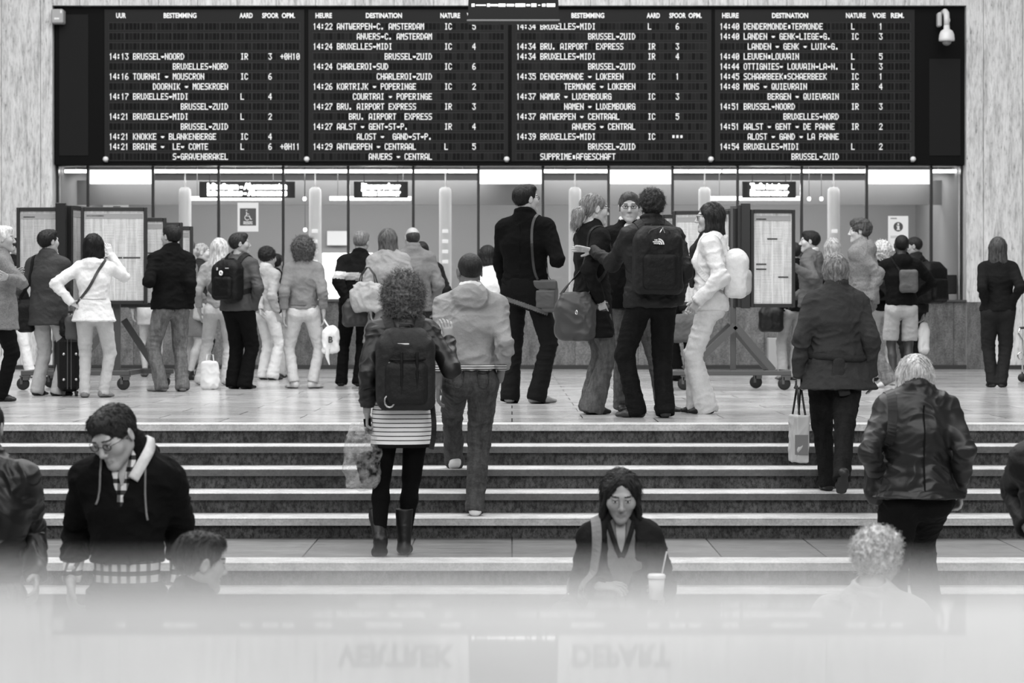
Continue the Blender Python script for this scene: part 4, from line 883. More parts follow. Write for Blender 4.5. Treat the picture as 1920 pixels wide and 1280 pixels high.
    if lk in ('trousers', 'shorts', 'tights'):
        f = Field(); g = .012 if lk != 'tights' else .003
        f.seg(P0+V3(0, 0, -.01*S), at(.10), ((.148+g)*S*b, (.100+g)*S*b), ((.130+g)*S*b if m else (.120+g)*S*b, (.090+g)*S*b), k=.05)
        bt = -.050 if not m else -.035
        for s, hp_, kn, an in ((1, hipR, knR, anR), (-1, hipL, knL, anL)):
            rb = .080 if not legs.get('skirt') else .070; f.ell(hp_+V3(s*-.005, bt*(1 if rb > .075 else .5), -.02)*S, (rb*S*b, rb*S*b, .09*S), k=.04)
            if lk == 'tights':
                f.seg(hp_, kn, .080*S*b, .056*S*b, k=.03); cf = kn+(an-kn)*.35+V3(0, -.014*S, 0); f.seg(kn, cf, .053*S, .055*S, k=.02); f.seg(cf, an, .055*S, .038*S, k=.02)
            elif lk == 'trousers':
                f.seg(hp_, kn, .094*S*b, .066*S*fit, k=.028); e = an+nrm(an-kn)*.035*S
                f.seg(kn, e, .062*S*fit, (hemw*.9*S, hemw*S), k=.02)
            else: f.seg(hp_+V3(s*.012, 0, 0)*S, kn+V3(s*.012, 0, 0)*S, .086*S*b, .090*S, k=.018)
        if lk == 'trousers':
            for s, kn, an in ((1, knR, anR), (-1, knL, anL)): pass
        f.cut(at(.13), up)
        if lk == 'shorts':
            f.cut((knR+knL)/2+V3(0, 0, .04*S), (0, 0, -1))
        elif lk == 'trousers':
            # hems: each leg ends just above the sole
            for an, kn in ((anR, knR), (anL, knL)):
                d = nrm(an-kn); f.ell(an+d*(.140-legs.get('crop', 0))*S, .095*S, k=.01, sub=True)
        p.legf = f
        child({'trousers': 'trousers', 'shorts': 'shorts', 'tights': 'tights'}[lk], f, vox, lm_, 0 if lk == 'tights' else (lambda V: .0075*S*legs.get('w', 1)*(.55+.45*np.clip(1-np.abs(V[:, 2]/S-.48)/.3, 0, 1)+.5*np.clip(1-V[:, 2]/S/.25, 0, 1))), 6, 15, lab=legs.get('label'))
    if lk == 'skirt' or legs.get('skirt'):
        f = Field(); sk = legs.get('skirt', legs); le = sk.get('len', .33)
        f.seg(P0+V3(0, 0, -le)*S, P0+V3(0, -.01, 0)*S, (.165*S, .115*S), (.162*S, .120*S), k=.04); f.seg(P0, at(.12), (.162*S, .120*S), (.13*S, .10*S), k=.04)
        [f.ell(P0+V3(s*.07, -.055, -.05)*S, (.095*S*b, .095*S*b, .12*S), k=.05) for s in (-1, 1)]
        for hp_, kn in ((hipR, knR), (hipL, knL)): f.seg(hp_, hp_+(kn-hp_)*.85, .090*S, .085*S, k=.05)
        f.cut(P0+V3(0, 0, -le)*S, (0, 0, -1)); f.cut(at(.14), up); p.legf = getattr(p, 'legf', f)
        st = sk.get('stripes')
        fm = (lambda c: (c[:, 2] < P0[2]-(le-.022)*S).astype(int)) if st else None
        child('skirt', f, vox, [mat('striped', sk.get('v', 220), per=st) if st else mat('cloth', sk.get('v', 220)), mat('cloth', 35)], .003, 6, 6, fm)
        if lk == 'skirt': pass
    # shirt and coat
    def upper(c, name, extra=0):
        f = Field(); g = c.get('g', .016)+extra; hem = c.get('hem', .06)   # hem: metres below the hip line
        torso(f, g, hipg=c.get('hipg', 0))
        fl = c.get('flare', 0)
        if hem > 0: f.seg(at(0.02), P0-V3(0, 0, hem)*S, ((.152+g)*S*b, (.112+g)*S*b), ((.158+g+fl)*S*b, (.120+g+fl)*S*b), k=.05, ux=Xs)
        if not m and c.get('bust', True): [f.ell(at(.335)+(Xs*s*.062+Ys*.085)*S, .058*S, k=.05) for s in (-1, 1)]
        sl = c.get('sleeve', 1.0); sg = c.get('sg', .014)
        for s, sh, el, wr in ((1, shR, elR, wrR), (-1, shL, elL, wrL)):
            f.seg(sh, el, (.052+sg)*S, (.042+sg)*S, k=.045*S)
            if sl > .5: e2 = el+(wr-el)*min(1.0, sl+.02); f.seg(el, e2, (.042+sg)*S, (.030+sg*.9)*S, k=.02*S); d = nrm(wr-el); f.ell(e2+d*.052*S, .050*S, k=.006, sub=True)
        if c.get('waist'): f.seg(at(.12)-Xs*.01, at(.12)+Xs*.01, .01, k=.01)
        if c.get('hood'):
            h_ = c['hood']; f.ell(Nk-Ys*.085*S-up*.035*S, (.105*S*h_, .055*S*h_, .085*S*h_), R=Ru, k=.03)
            for s in (-1, 1): f.seg(Nk-Ys*.05*S+Xs*s*.085*S, Nk+Ys*.07*S+Xs*s*.05*S-up*.03*S, .030*S*h_, .018*S, k=.03)
            f.ell(Nk-Ys*.028*S+up*.055*S, (.062*S, .052*S, .05*S), R=Ru, k=.015, sub=True)
        col = c.get('collar')
        cen = Nk+up*.012*S
        if col:
            for a in np.linspace(0, 2*PI, 13)[:-1]:
                a2 = a+PI/6; q = lambda t: cen+(Xs*math.cos(t)*.068+Ys*math.sin(t)*.066)*S*(1+.0)+up*(-.012*math.sin(t)*1.4)*S
                if c.get('open') and math.sin(a+.26) > .8: continue
                f.seg(q(a)-up*.01*S, q(a)+up*col*S, (.012)*S, .009*S, k=.01); f.seg(q(a)+up*col*S, q(a2)+up*col*S, .010*S, k=.02)
        if c.get('liner'):
            lf = Field()
            for a in np.linspace(0, 2*PI, 13)[:-1]: q = lambda t: cen+(Xs*math.cos(t)*.062+Ys*math.sin(t)*.058)*S+up*(.035-.02*math.sin(t))*S; lf.seg(q(a), q(a+PI/6), (.013*S, .013*S), k=.02).seg(q(a)-up*.03*S, q(a+PI/6)-up*.03*S, .013*S, k=.02)
            child('neck_lining', lf, vox*.8, mat('cloth', c['liner']), .003)
        if c.get('open'):   # V opening at the front
            w = c['open']; lo_ = c.get('open_to', .25)
            f.seg(at(Nz)+Ys*.16*S, at(lo_)+Ys*.17*S, (w*S, .12*S), (.012*S, .10*S), k=.01, ux=Xs, sub=True)
        if hem is not None: f.cut(P0-Rl[:, 2]*hem*S, -Rl[:, 2]+V3(0, c.get('hemtilt', 0), 0), .006)
        amp = c.get('amp', .008)*1.15
        def A(V):
            d1 = np.min([np.linalg.norm(V-q, axis=1) for q in (elR, elL)], 0); return amp*S*(.75+.55*np.exp(-(d1/.10)**2)+.4*np.exp(-((V[:, 2]-P0[2]-.12*S)/.10)**2))
        v = c.get('v', 60); ms = [mat(c.get('mat', 'cloth'), v)]; fm = None
        if c.get('band'):   # pale knitted hem band
            ms += [mat('striped', 215, per=.015, duty=.42, v2=60)]; hz = P0[2]-hem*S
            def fm(q): u = (q[:, 2]-hz)/S; return ((u < .032) & (np.abs(q[:, 0]) < .24*S)).astype(int)
        if c.get('yoke'):
            ms += [mat('cloth', c['yoke'])]
            def fm(q): return ((q-P0)@up > .50*S).astype(int)
        if c.get('plaid'):
            ms = [mat('checked', v, per=.05, duty=.4, v2=60)]
        if c.get('bands'):
            ms += [mat('cloth', 165), mat('cloth', 90)]
            def fm(q): u = (q-P0)@up/S; return np.where((u > .30) & (u < .345), 1, np.where((u > .26) & (u <= .30), 2, 0))
        return f, child(name, f, vox*.95, ms, A, c.get('sx', 8), c.get('sz', 13), fm, c.get('label'))
    p.surf = [p.bodyf]
    if hasattr(p, 'legf'): p.surf.append(p.legf)
    if shirt: f, _ = upper(dict({'g': .004, 'sg': .004, 'amp': .003, 'hem': .03}, **shirt), shirt.get('name', 'shirt')); p.surf.append(f)
    if coat: f, p.coat = upper(coat, coat.get('name', 'jacket')); p.surf.append(f); p.coatf = f
    # scarf
    # hair
    if hair and hair[0]:
        st = hair[0]; hf = hair_field(st, m); T3 = transformed(hf, Rh_, Hd, S*hs)
        amp = {'curly': .017, 'afro': .012, 'messy': .010, 'ponytail': .004, 'bald': .0006, 'buzz': .0006, 'short': .0035, 'shorthair_w': .006}.get(st, .005)
        fr = {'curly': 42, 'afro': 50, 'messy': 38}.get(st, 60); hh = max(.0038, min(.009, 1.4/ppm))
        V, Q = nets(T3, hh)
        N = vnormals(V, Q); c = ((V-Hd)@Rh_)/S
        if st in ('curly', 'afro', 'messy'): dsp = (1-2*np.abs(2*vnoise(c*fr, seed)-1))*amp*.7+(vnoise(c*fr*2.2, seed+1)-.5)*amp
        else: dsp = (vnoise(c*np.array([fr*1.6, fr*1.6, 9]), seed)-.5)*amp*1.6
        V = V+N*(dsp*S)[:, None]
        mb = MB(); mb.add(V, Q.tolist()) if False else None
        VV = [V]; QQ = [Q]; k0 = len(V)
        ns = strands
        if ns:   # loose locks standing off the surface
            r_ = np.random.default_rng(seed); fc = V[Q].mean(1); fn = N[Q[:, 0]]; idx = r_.choice(len(Q), ns); 
            for i in idx:
                q = fc[i]-fn[i]*.004; n_ = fn[i]; lc = ((q-Hd)@Rh_)/S
                if st in ('curly', 'afro', 'messy'):
                    t1 = nrm(np.cross(n_, r_.normal(size=3))); t2 = np.cross(n_, t1); ln = r_.uniform(.02, .05)*(1 if st == 'curly' else .6); r0 = .0045; ph = r_.uniform(0, 6.28); K = 7
                    pts = [q+n_*ln*(j/K)+(t1*math.cos(ph+j*1.2)+t2*math.sin(ph+j*1.2))*r0*(.4+j/K*2) for j in range(K)]
                    wd = .0019
                else:
                    dn = nrm(-Rh_[:, 2]*.9-Rh_[:, 1]*.25+n_*.15+r_.normal(size=3)*.12); dn = nrm(dn-(dn@n_)*n_*.8); ln = r_.uniform(.03, .08)*(.4 if st in ('short', 'buzz', 'bald', 'shorthair_w') else 1); K = 5
                    if lc[2] > .06: dn = nrm(n_*.1+Rh_[:, 1]*(-.6 if lc[1] < .03 else .5)+Rh_[:, 0]*np.sign(lc[0])*.6-Rh_[:, 2]*.3+r_.normal(size=3)*.1); dn = nrm(dn-(dn@n_)*n_*.8)
                    pts = [q+dn*ln*j/K+n_*(.004+.0025*math.sin(j*1.2))-Rh_[:, 2]*.0004*j*j for j in range(K)]; wd = .0022
                A_ = []; pts = np.array(pts)
                for j in range(K):
                    t = nrm(pts[min(j+1, K-1)]-pts[max(j-1, 0)]); s_ = nrm(np.cross(t, n_)); w_ = wd*(1-.75*j/(K-1)); A_ += [pts[j]-s_*w_, pts[j]+s_*w_, pts[j]+n_*w_*.8]
                VV.append(np.array(A_)); QQ.append(np.array([(k0+j*3+a, k0+j*3+(a+1) % 3, k0+j*3+3+(a+1) % 3, k0+j*3+3+a) for j in range(K-1) for a in range(3)])); k0 += K*3
        hmat = [mat('hair', hair[1])]; fm = None
        QA = np.concatenate(QQ); VA = np.concatenate(VV)
        mesh_obj('hair', VA, QA, hmat, o)
    if glasses:
        mb = MB(); gl = mat('paint', glasses, rough=.3); w3 = lambda q: Hd+Rh_@(V3(*q)*S*hs)
        for s in (-1, 1):
            mb.tube([w3((s*.033+.021*math.cos(a), .101-.004*abs(math.cos(a)), .004+.0135*math.sin(a))) for a in np.linspace(0, 2*PI, 17)], .0025*S, 5, 0, False)
            mb.tube([w3((s*.054, .098, .009)), w3((s*.078, .07, .009)), w3((s*.083, -.01, .005))], .0016*S, 5)
        mb.tube([w3((-.012, .103, .008)), w3((0, .106, .011)), w3((.012, .103, .008))], .0015*S, 5); mb.build('eyeglasses', gl, o, True)
    PEOPLE[key] = p; return p
def w2(p, v): return p.R@V3(*v)+p.T
def from_px(p, px, y, yl):
    """local point of person p that stands at image point (px, y), yl metres in front of (+) or behind (-) the person seen in depth"""
    D = p.T[1]+yl; return p.R.T@(V3(X_(px, D), D, Z_(y, D))-p.T)/p.S
def place(o, p, V=None): o.location = p.T; o.rotation_euler = (0, 0, p.rz); return o
def thing_at(p, name, label, cat, base, group=None):
    """Empty at a thing's base, aligned with the wearer's frame (base in wearer-local metres)"""
    w = w2(p, base); e = empty(name, w, p.rz); tag(e, label, cat, group); return e
def sub_mesh(e, base, name, V, Q, m, smooth=True, fm=None):
    return mesh_obj(name, np.asarray(V)-V3(*base), Q, m if isinstance(m, (list, tuple)) else [m], e, fm, smooth)
def dented(f, h, amp, seed=1, s=10):
    V, Q = nets(f, h); N = vnormals(V, Q); return V+N*(folds(V, seed, s, s)*amp)[:, None], Q
def backpack(p, label, w, h, d, zc, v, m='nylon', extras=None, off=0.0, tilt=0):
    """backpack in the wearer's torso frame, with shoulder straps laid over the coat; returns (empty, placement function)"""
    S = p.S; A = p.Ru@rx(math.radians(tilt)); cen = p.P0+p.Ru@V3(0, 0, zc)*S; yb = -(.125+off)*S
    base = cen+A@V3(0, yb-d/2, -h/2)
    e = thing_at(p, 'backpack', label, 'backpack', base)
    W_ = lambda q: cen+A@V3(q[0], yb-d/2+q[1], q[2])
    f = Field(); f.box(W_((0, 0, -h*.06)), (w/2, d/2, h*.44), .055, A, k=.04); f.box(W_((0, .01, h*.30)), (w*.41, d*.40, h*.2), .06, A, k=.05)
    V, Q = dented(f, max(.0055, 1.9/p.ppm), .004, 3); sub_mesh(e, base, 'pack_body', V, Q, mat(m, v))
    g = Field(); g.box(W_((0, -d*.46, -h*.17)), (w*.36, d*.22, h*.26), .04, A, k=.03); V, Q = dented(g, max(.0055, 1.9/p.ppm), .003, 5); sub_mesh(e, base, 'front_pocket', V, Q, mat(m, max(12, int(v*.8))))
    for s in (-1, 1):
        path = [cen+A@V3(s*.07*S, yb, h*.36), p.Sh+p.Ru@V3(s*.085, -.07, .06)*S, p.Sh+p.Ru@V3(s*.095, 0, .10)*S, p.Sh+p.Ru@V3(s*.105, .10, .0)*S, p.Sh+p.Ru@V3(s*.115, .13, -.14)*S, p.Sh+p.Ru@V3(s*.15, .06, -.27)*S, cen+A@V3(s*(w/2-.03), yb, -h*.30)]
        V, Q = ribbon(path, .055*S, .012, p.surf, .008); sub_mesh(e, base, 'shoulder_strap', V, Q, mat(m, v+8), False)
    q = MB(); q.tube([W_((-.035, d*.42, h*.47)), W_((-.03, d*.42, h*.53)), W_((.03, d*.42, h*.53)), W_((.035, d*.42, h*.47))], .007, 6); sub_mesh(e, base, 'grab_handle', np.concatenate(q.V), q.Q, mat(m, v))
    return e, base, W_, A, cen, yb
# ------------------------------------------------------------------ the people, far to near
def ft(x, y=0, yaw=0, z=.085, pitch=0): return (x, y, z, yaw, pitch)
# -- left group
person('wt', 'person in white trousers walking behind the grey-coated person at the far left edge', 30, 708, 446, -100, coat=dict(v=40, hem=.15), legs=dict(v=228), shoes=200, Rfoot=ft(.09, .22), Lfoot=ft(-.09, -.25, 0, .13, -25), hair=('short', 40))
person('gc', 'person with pale hair in a grey wool coat, cut by the left edge', 2, 752, 425, -75, m=False, face=True, bulk=1.15, coat=dict(v=118, mat='knit', hem=.20, flare=.02, collar=.03), legs=dict(v=22), hair=('short', 205), R=('px', 14, 520, -.15), Rh=('px', 40, 530, -.3), L=('px', 20, 515, 0), shoes=40)
p_dc = person('dc', 'man in a dark grey coat and pale trousers beside the suitcase, hand at face', 90, 742, 432, -14, skin=165, bulk=1.12, head=(-28, -6, 0), coat=dict(v=66, mat='nylon', hem=.17, flare=.015, collar=.03, g=.024, amp=.006), legs=dict(v=168, hem=.075, fit=1.08), shoes=30, R=('px', 108, 492, .25), Rh=('px', 125, 540, .15), hands=(dict(dir=(-.1, -.1, 1), n=(-1, .1, 0), curl=.2), None), L=(-.26, .12, .9), Rfoot=ft(.11, 0, -55), Lfoot=ft(-.12, .0, -10), hair=('short', 28), strands=150)
p_ww = person('ww', 'woman with black bobbed hair in a white jacket, one hand raised to her face', 176, 745, 440, 4, m=False, skin=190, bulk=1.1, head=(-10, -8, 0), coat=dict(v=222, hem=.10, flare=.045, hood=.75, g=.016, amp=.008), legs=dict(v=180, hem=.062, w=.8), shoes=(120, 60), R=('px', 208, 478, .15), Rh=('px', 233, 518, .05), L=('px', 138, 573, -.05), Lh=('px', 104, 532, -.02), hands=(dict(dir=(-.3, .1, .9), n=(-.5, .9, 0), curl=.3), dict(dir=(.7, .5, -.4), n=(.6, -.2, .4), curl=.5)), Rfoot=ft(.105, .02, -35), Lfoot=ft(-.095, -.02, 5), hair=('bob', 20), strands=250)
p_bj = person('bj', 'man in a black jacket and grey jeans seen from behind, left of the blonde woman', 320, 734, 422, 22, skin=160, bulk=1.12, head=(28, -4, 0), coat=dict(v=26, hem=.05, collar=.045, g=.03, amp=.008), legs=dict(v=98, mat='denim', hem=.078, fit=1.12), shoes=(125, 90), R=('px', 356, 578, .05), Rh=('px', 357, 532, -.1), L=('px', 290, 528, .25), Lh=('px', 279, 528, 0), hands=(None, None), Rfoot=ft(.12, -.02, -8), Lfoot=ft(-.10, .02, 45), hair=('short', 28), strands=150, pel=(.01, 0, 0))
person('lw', 'bare-legged woman in a pale short skirt hidden behind the left timetable case', 284, 706, 462, 10, m=False, skin=185, coat=dict(v=90, hem=.0), legs=dict(kind='skirt', v=200, len=.22), hair=('bob', 50), shoes=90)
person('bg', 'woman with pinned-up brown hair and bare calves behind the man in the black jacket', 352, 712, 449, -62, m=False, skin=180, coat=dict(v=112, hem=.02, g=.012), legs=dict(kind='skirt', v=110, len=.38), hair=('bun', 85), shoes=40, glasses=60, R=(.2, .2, .95))
person('pf', 'fair-haired person in profile, between the pinned-up hair and the blonde woman', 377, 709, 456, -85, m=False, skin=195, face=True, coat=dict(v=60, hem=.1), legs=dict(v=35), hair=('bun', 150), shoes=40)
p_bl = person('bl', 'woman with bright blonde hair in a pale grey jacket and pale trousers', 411, 722, 447, -8, m=False, skin=190, coat=dict(v=165, hem=.0, g=.014), legs=dict(v=205, hem=.085), hair=('shoulder', 238), shoes=(200, 150), Lfoot=ft(-.22, .0, 10), Rfoot=ft(.10, 0), strands=350, head=(-5, 5, 0))
person('dh', 'person with dark hair mostly hidden behind the curly-haired youngster', 517, 708, 477, -10, m=False, coat=dict(v=40, hem=.1), legs=dict(v=170), hair=('short', 22), shoes=60)
p_cc = person('cc', 'youngster with dark curly hair in a pale hooded top and white trousers', 500, 712, 465, -40, m=False, skin=165, head=(-10, 5, 0), coat=dict(v=170, hem=.02, hood=.8, liner=215, g=.02), legs=dict(v=215, hem=.085), hair=('afro', 42), shoes=(60, 30), R=('px', 520, 590, -.1), L=('px', 490, 600, -.3), Rh=(.3, -1, 0), strands=200, Lfoot=ft(-.12, .06, 10), Rfoot=ft(.12, .0, -10))
p_bp = person('bp', 'man in a dark jacket carrying a small black backpack, in profile to the right', 448, 729, 437, -28, skin=160, bulk=1.15, head=(-48, -4, 0), face=True, coat=dict(v=78, mat='nylon', hem=.04, hood=.5, g=.03), legs=dict(v=24, hem=.085, fit=1.2), shoes=25, R=('px', 476, 577, .1), Rh=('px', 484, 541, 0), L=(-.25, .2, 1.0), hands=('r', None), hair=('short', 50), strands=150)
p_gj = person('gj', 'woman with a big mass of curly brown hair in a grey jacket and pale trousers', 569, 728, 446, 2, m=False, skin=175, bulk=1.12, coat=dict(v=128, hem=-.005, flare=.0, g=.02, collar=.0, amp=.008), legs=dict(v=200, hem=.068, w=.9, crop=.05), hair=('curly', 82), shoes=(190, 60), R=('px', 607, 589, .05), Rh=('px', 605, 547, -.02), L=('px', 532, 590, .05), Lh=('px', 533, 547, -.02), Rfoot=ft(.11, 0, -45), Lfoot=ft(-.11, 0, 40), strands=900)
p_bw = person('bw', 'grey-haired man in a black and white jacket left of the woman in the pale coat', 672, 724, 432, -6, skin=170, bulk=1.1, head=(-12, 0, 0), pel=(-.03, 0, 0), lean=(4, 4), coat=dict(v=30, hem=.06, collar=.03, bands=1, yoke=205), legs=dict(v=28, hem=.072), hair=('short', 105), shoes=25, L=('px', 660, 590, .2), Lh=('px', 634, 527, -.05), R=(.25, .2, 1.0), hands=(None, None), Rfoot=ft(.0, 0, 0), Lfoot=ft(-.2, .05, 15), strands=120)
p_bm = person('bm', 'balding man in a grey jacket, behind the curly-haired woman with the backpack', 774, 722, 424, 8, skin=170, bulk=1.15, coat=dict(v=118, hem=.1, collar=.045, g=.03), legs=dict(v=60), hair=('bald', 60), head=(10, 3, 0))
person('dk', 'person in a long dark coat with hair in a knot, behind the balding man', 803, 715, 452, 15, m=False, bulk=1.2, coat=dict(v=48, hem=.3, g=.03), legs=dict(v=40), hair=('bun', 40), lean=(2, -6))
p_wt = person('wtp', 'dark-haired woman in a white top left of the tallest man', 915, 719, 461, 14, m=False, skin=175, head=(20, 8, 0), coat=dict(v=240, hem=.04, g=.018), legs=dict(v=90), hair=('bob', 38), strands=150)
p_lc = person('lc', 'long-haired woman in a pale hooded coat carrying a pale patterned bag', 728, 728, 428, -4, m=False, skin=180, bulk=1.22, head=(-12, -6, 0), coat=dict(v=148, hem=.42, flare=.04, hood=.5, g=.028, amp=.009), legs=dict(v=90), hair=('long', 88), L=('px', 695, 585, -.1), Lh=('px', 690, 535, -.1), strands=500)
# -- centre group
p_tm = person('tm', 'tallest man, black jacket, jumper tied at his waist, brown bag at his hip', 985, 756, 343, -18, skin=175, bulk=1.06, head=(-38, -6, 0), face=True, glasses=60, coat=dict(v=26, mat='knit', hem=.055, collar=.035, g=.022, amp=.006), legs=dict(v=38, hem=.085, fit=1.05), shoes=(135, 90), R=('px', 1032, 452, .12), Rh=('px', 1046, 488, .0), L=('px', 950, 551, .15), Lh=('px', 939, 490, .05), hands=(dict(dir=(-.4, .3, .9), n=(-.6, .6, 0), curl=.7), None), Rfoot=ft(.11, -.03, -48), Lfoot=ft(-.13, .0, 12), hair=('short', 22), strands=200)
p_py = person('py', 'woman with glasses and curly ponytail in a long dark coat, in profile', 1110, 776, 362, -66, m=False, skin=195, face=True, glasses=70, head=(-4, 4, 0), coat=dict(v=38, hem=.31, flare=.03, hood=.5, g=.02, amp=.007), legs=dict(v=88, mat='denim', hem=.095, fit=1.0), shoes=(35, 20), R=('px', 1124, 562, .16), Rh=('px', 1103, 505, -.3), L=(-.2, .25, .95), hands=('r', None), Rfoot=ft(.09, -.03, 0), Lfoot=ft(-.10, .04, 10), hair=('ponytail', 128), strands=700)
p_gm = person('gm', 'man with glasses facing the camera in a dark jacket over a white shirt collar', 1180, 771, 359, 176, skin=178, face=True, glasses=35, head=(2, 2, 0), bulk=1.05, coat=dict(v=30, hem=.10, collar=.03, open=.062, open_to=.30, g=.022, amp=.007), shirt=dict(v=225, collar=.05, g=.010), legs=dict(v=92, mat='denim', hem=.072), shoes=(50, 25), L=(-.26, .08, .93), Lh=(-.8, -.6, 0), R=(.26, .08, .93), Rh=(.8, -.6, 0), hands=(None, None), hair=('short', 80), strands=260, Lfoot=('px', 1246, 764, -.02, 70, 0), Rfoot=ft(.06, .0, 10))
p_bk = person('bk', 'man seen from behind with a large black backpack and his left arm stretched out', 1222, 783, 356, 8, skin=180, bulk=1.12, head=(12, 0, 0), coat=dict(v=40, mat='nylon', hem=.07, collar=.05, g=.028, amp=.010), legs=dict(v=34, mat='denim', hem=.078, fit=1.12), shoes=(62, 28), L=('px', 1112, 470, .30), Lh=('px', 1148, 494, .25), R=('px', 1272, 565, .05), Rh=('px', 1284, 505, -.05), hands=(None, dict(dir=(-.95, .1, .15), n=(.1, -.5, -.8), curl=.06, sp=1.8)), Lfoot=('px', 1192, 762, .02, 62, 0), Rfoot=ft(.10, -.02, -4), hair=('messy', 52), strands=700)
p_wj = person('wj', 'woman with glasses in a white jacket and white trousers, in profile to the left', 1335, 775, 380, 82, m=False, skin=185, face=True, glasses=60, head=(6, 3, 0), lean=(-2, 0), pel=(0, .02, 0), coat=dict(v=218, hem=.06, flare=.012, hood=.62, g=.022, amp=.010), shirt=dict(v=60, collar=.05, name='scarf_top'), legs=dict(v=208, hem=.095, fit=1.05, w=1.3), shoes=(28, 15), L=('px', 1303, 570, -.12), Lh=('px', 1352, 520, -.35), R=('px', 1299, 573, -.02), Rh=('px', 1340, 520, .3), hands=(dict(dir=(-.4, .5, -.8), n=(-.6, -.2, 0), curl=.6), dict(dir=(.4, .5, -.8), n=(.6, -.2, 0), curl=.6)), Lfoot=ft(-.07, .05, 8), Rfoot=ft(.09, .12, 0), hair=('shoulder', 50), strands=700)
person('bh', 'person in dark trousers hidden behind the group, holding a grey bag', 1284, 714, 440, 20, coat=dict(v=40, hem=.1), legs=dict(v=26, hem=.08), shoes=25, L=('px', 1283, 585, -.2), R=('px', 1290, 588, -.2))
# -- right group
person('dp', 'person in a black coat and pale trousers hidden behind the right timetable case', 1490, 712, 455, 12, coat=dict(v=28, hem=.05), legs=dict(v=168, hem=.078), shoes=120, L=('px', 1462, 590, -.1), Lfoot=ft(-.16, .0, 10), Rfoot=ft(.0, 0, 0))
p_pv = person('pv', 'dark-haired youth in profile pointing at the right timetable case', 1521, 718, 432, 66, skin=185, face=True, head=(16, 0, 0), coat=dict(v=98, hem=.05, hood=.75, liner=205, g=.026), legs=dict(v=70), L=('px', 1484, 497, .0), Lh=('px', 1526, 522, -.05), R=(.2, .25, 1.0), hair=('short', 34), strands=160)
person('ld', 'woman with long blonde hair between the pointing youth and the belted jacket', 1561, 716, 446, -5, m=False, coat=dict(v=42, hem=.1), legs=dict(v=60), hair=('long', 165), strands=300)
p_hb = person('hb', 'boy with tousled brown hair in a grey hooded sweatshirt striding to the left', 1619, 727, 410, 62, skin=195, face=True, head=(20, 0, 0), lean=(2, 0), coat=dict(v=128, mat='knit', hem=.05, hood=.9, g=.028, amp=.010), legs=dict(v=112, mat='denim', hem=.082), shoes=(220, 200), L=('px', 1634, 560, -.1), Lh=('px', 1652, 516, .1), R=(.2, .2, 1.0), hands=(None, None), Lfoot=('px', 1664, 706, -.05, 5, -18), Rfoot=ft(.08, .28, 0), hair=('messy', 75), strands=350)
person('fh', 'blonde person with a flower in the hair, half hidden beside the hooded boy', 1654, 714, 449, -8, m=False, coat=dict(v=34, hem=.05), legs=dict(v=190), hair=('curly', 205), strands=200, hscale=.9)
p_br = person('br', 'dark-haired man in profile with a bulky black backpack near the rightmost window', 1715, 710, 443, 40, skin=160, face=True, head=(42, 2, 0), coat=dict(v=50, hem=.1, collar=.04, g=.028), legs=dict(v=50), hair=('buzz', 35), R=('px', 1730, 598, .0), L=(-.2, .2, 1.))
p_sh = person('sh', 'man in a black hooded top and pale shorts seen from behind', 1690, 722, 440, 0, skin=62, bulk=1.08, coat=dict(v=30, hem=-.01, hood=.9, g=.024), legs=dict(kind='shorts', v=182), shoes=(210, 180), L=(-.2, .25, 1.05), R=(.2, .25, 1.05), Lh=(-1, -.2, 0), Rh=(1, -.2, 0), hands=(None, None), hair=('buzz', 20), head=(4, -10, 0))
p_lo = person('lo', 'woman standing alone by the right wall in a dark sweater and dark trousers', 1871, 726, 445, -3, m=False, skin=180, bulk=1.18, coat=dict(v=42, mat='knit', hem=.03, g=.014, amp=.006), legs=dict(v=52, hem=.072, fit=1.15), shoes=(60, 30), R=('px', 1896, 570, .15), Rh=('px', 1914, 538, -.02), L=('px', 1850, 576, .12), Lh=('px', 1842, 540, -.02), hands=(None, None), hair=('shoulder', 72), strands=300, Rfoot=ft(.045, 0, -20), Lfoot=ft(-.06, .04, 10))
# -- on the stairs
p_bj2 = person('be', 'short-haired woman in a dark belted jacket climbing the steps with a small bag', 1567, 0, 478, 2, -3*RI, D=15.45, m=False, skin=180, bulk=1.32, head=(-6, 4, 0), coat=dict(v=68, hem=.16, flare=.05, collar=.05, g=.028, amp=.009, bust=False), legs=dict(v=44, mat='denim', hem=.068, fit=1.15), shoes=(48, 40), R=('px', 1635, 702, .1), Rh=('px', 1634, 636, -.05), L=('px', 1498, 703, .05), Lh=('px', 1502, 636, -.05), hands=('r', dict(dir=(0, .1, -1), n=(1, 0, 0), curl=1.0)), Lfoot=ft(-.05, .06, 5), Rfoot=('px', 1577, 921, -.42, 0, -50), hair=('shorthair_w', 118), strands=600)
p_hj = person('hj', 'man with cropped hair in a light hooded jacket and jeans climbing the steps', 882, 0, 473, 2, -4*RI, D=15.12, skin=112, bulk=1.1, head=(14, 2, 0), coat=dict(v=142, mat='nylon', hem=-.055, hood=1.05, liner=225, g=.024, amp=.011, band=1), legs=dict(v=76, mat='denim', hem=.070, fit=1.08, w=1.1), shoes=(222, 215), R=('px', 937, 712, .05), Rh=('px', 947, 648, -.05), L=('px', 822, 722, .05), Lh=('px', 826, 648, -.1), hands=(None, 'r'), Rfoot=('px', 891, 943, 0, 0, 0), Lfoot=('px', 851, 858, .62, 8, -28), hair=('buzz', 42), pel=(.0, .05, 0))
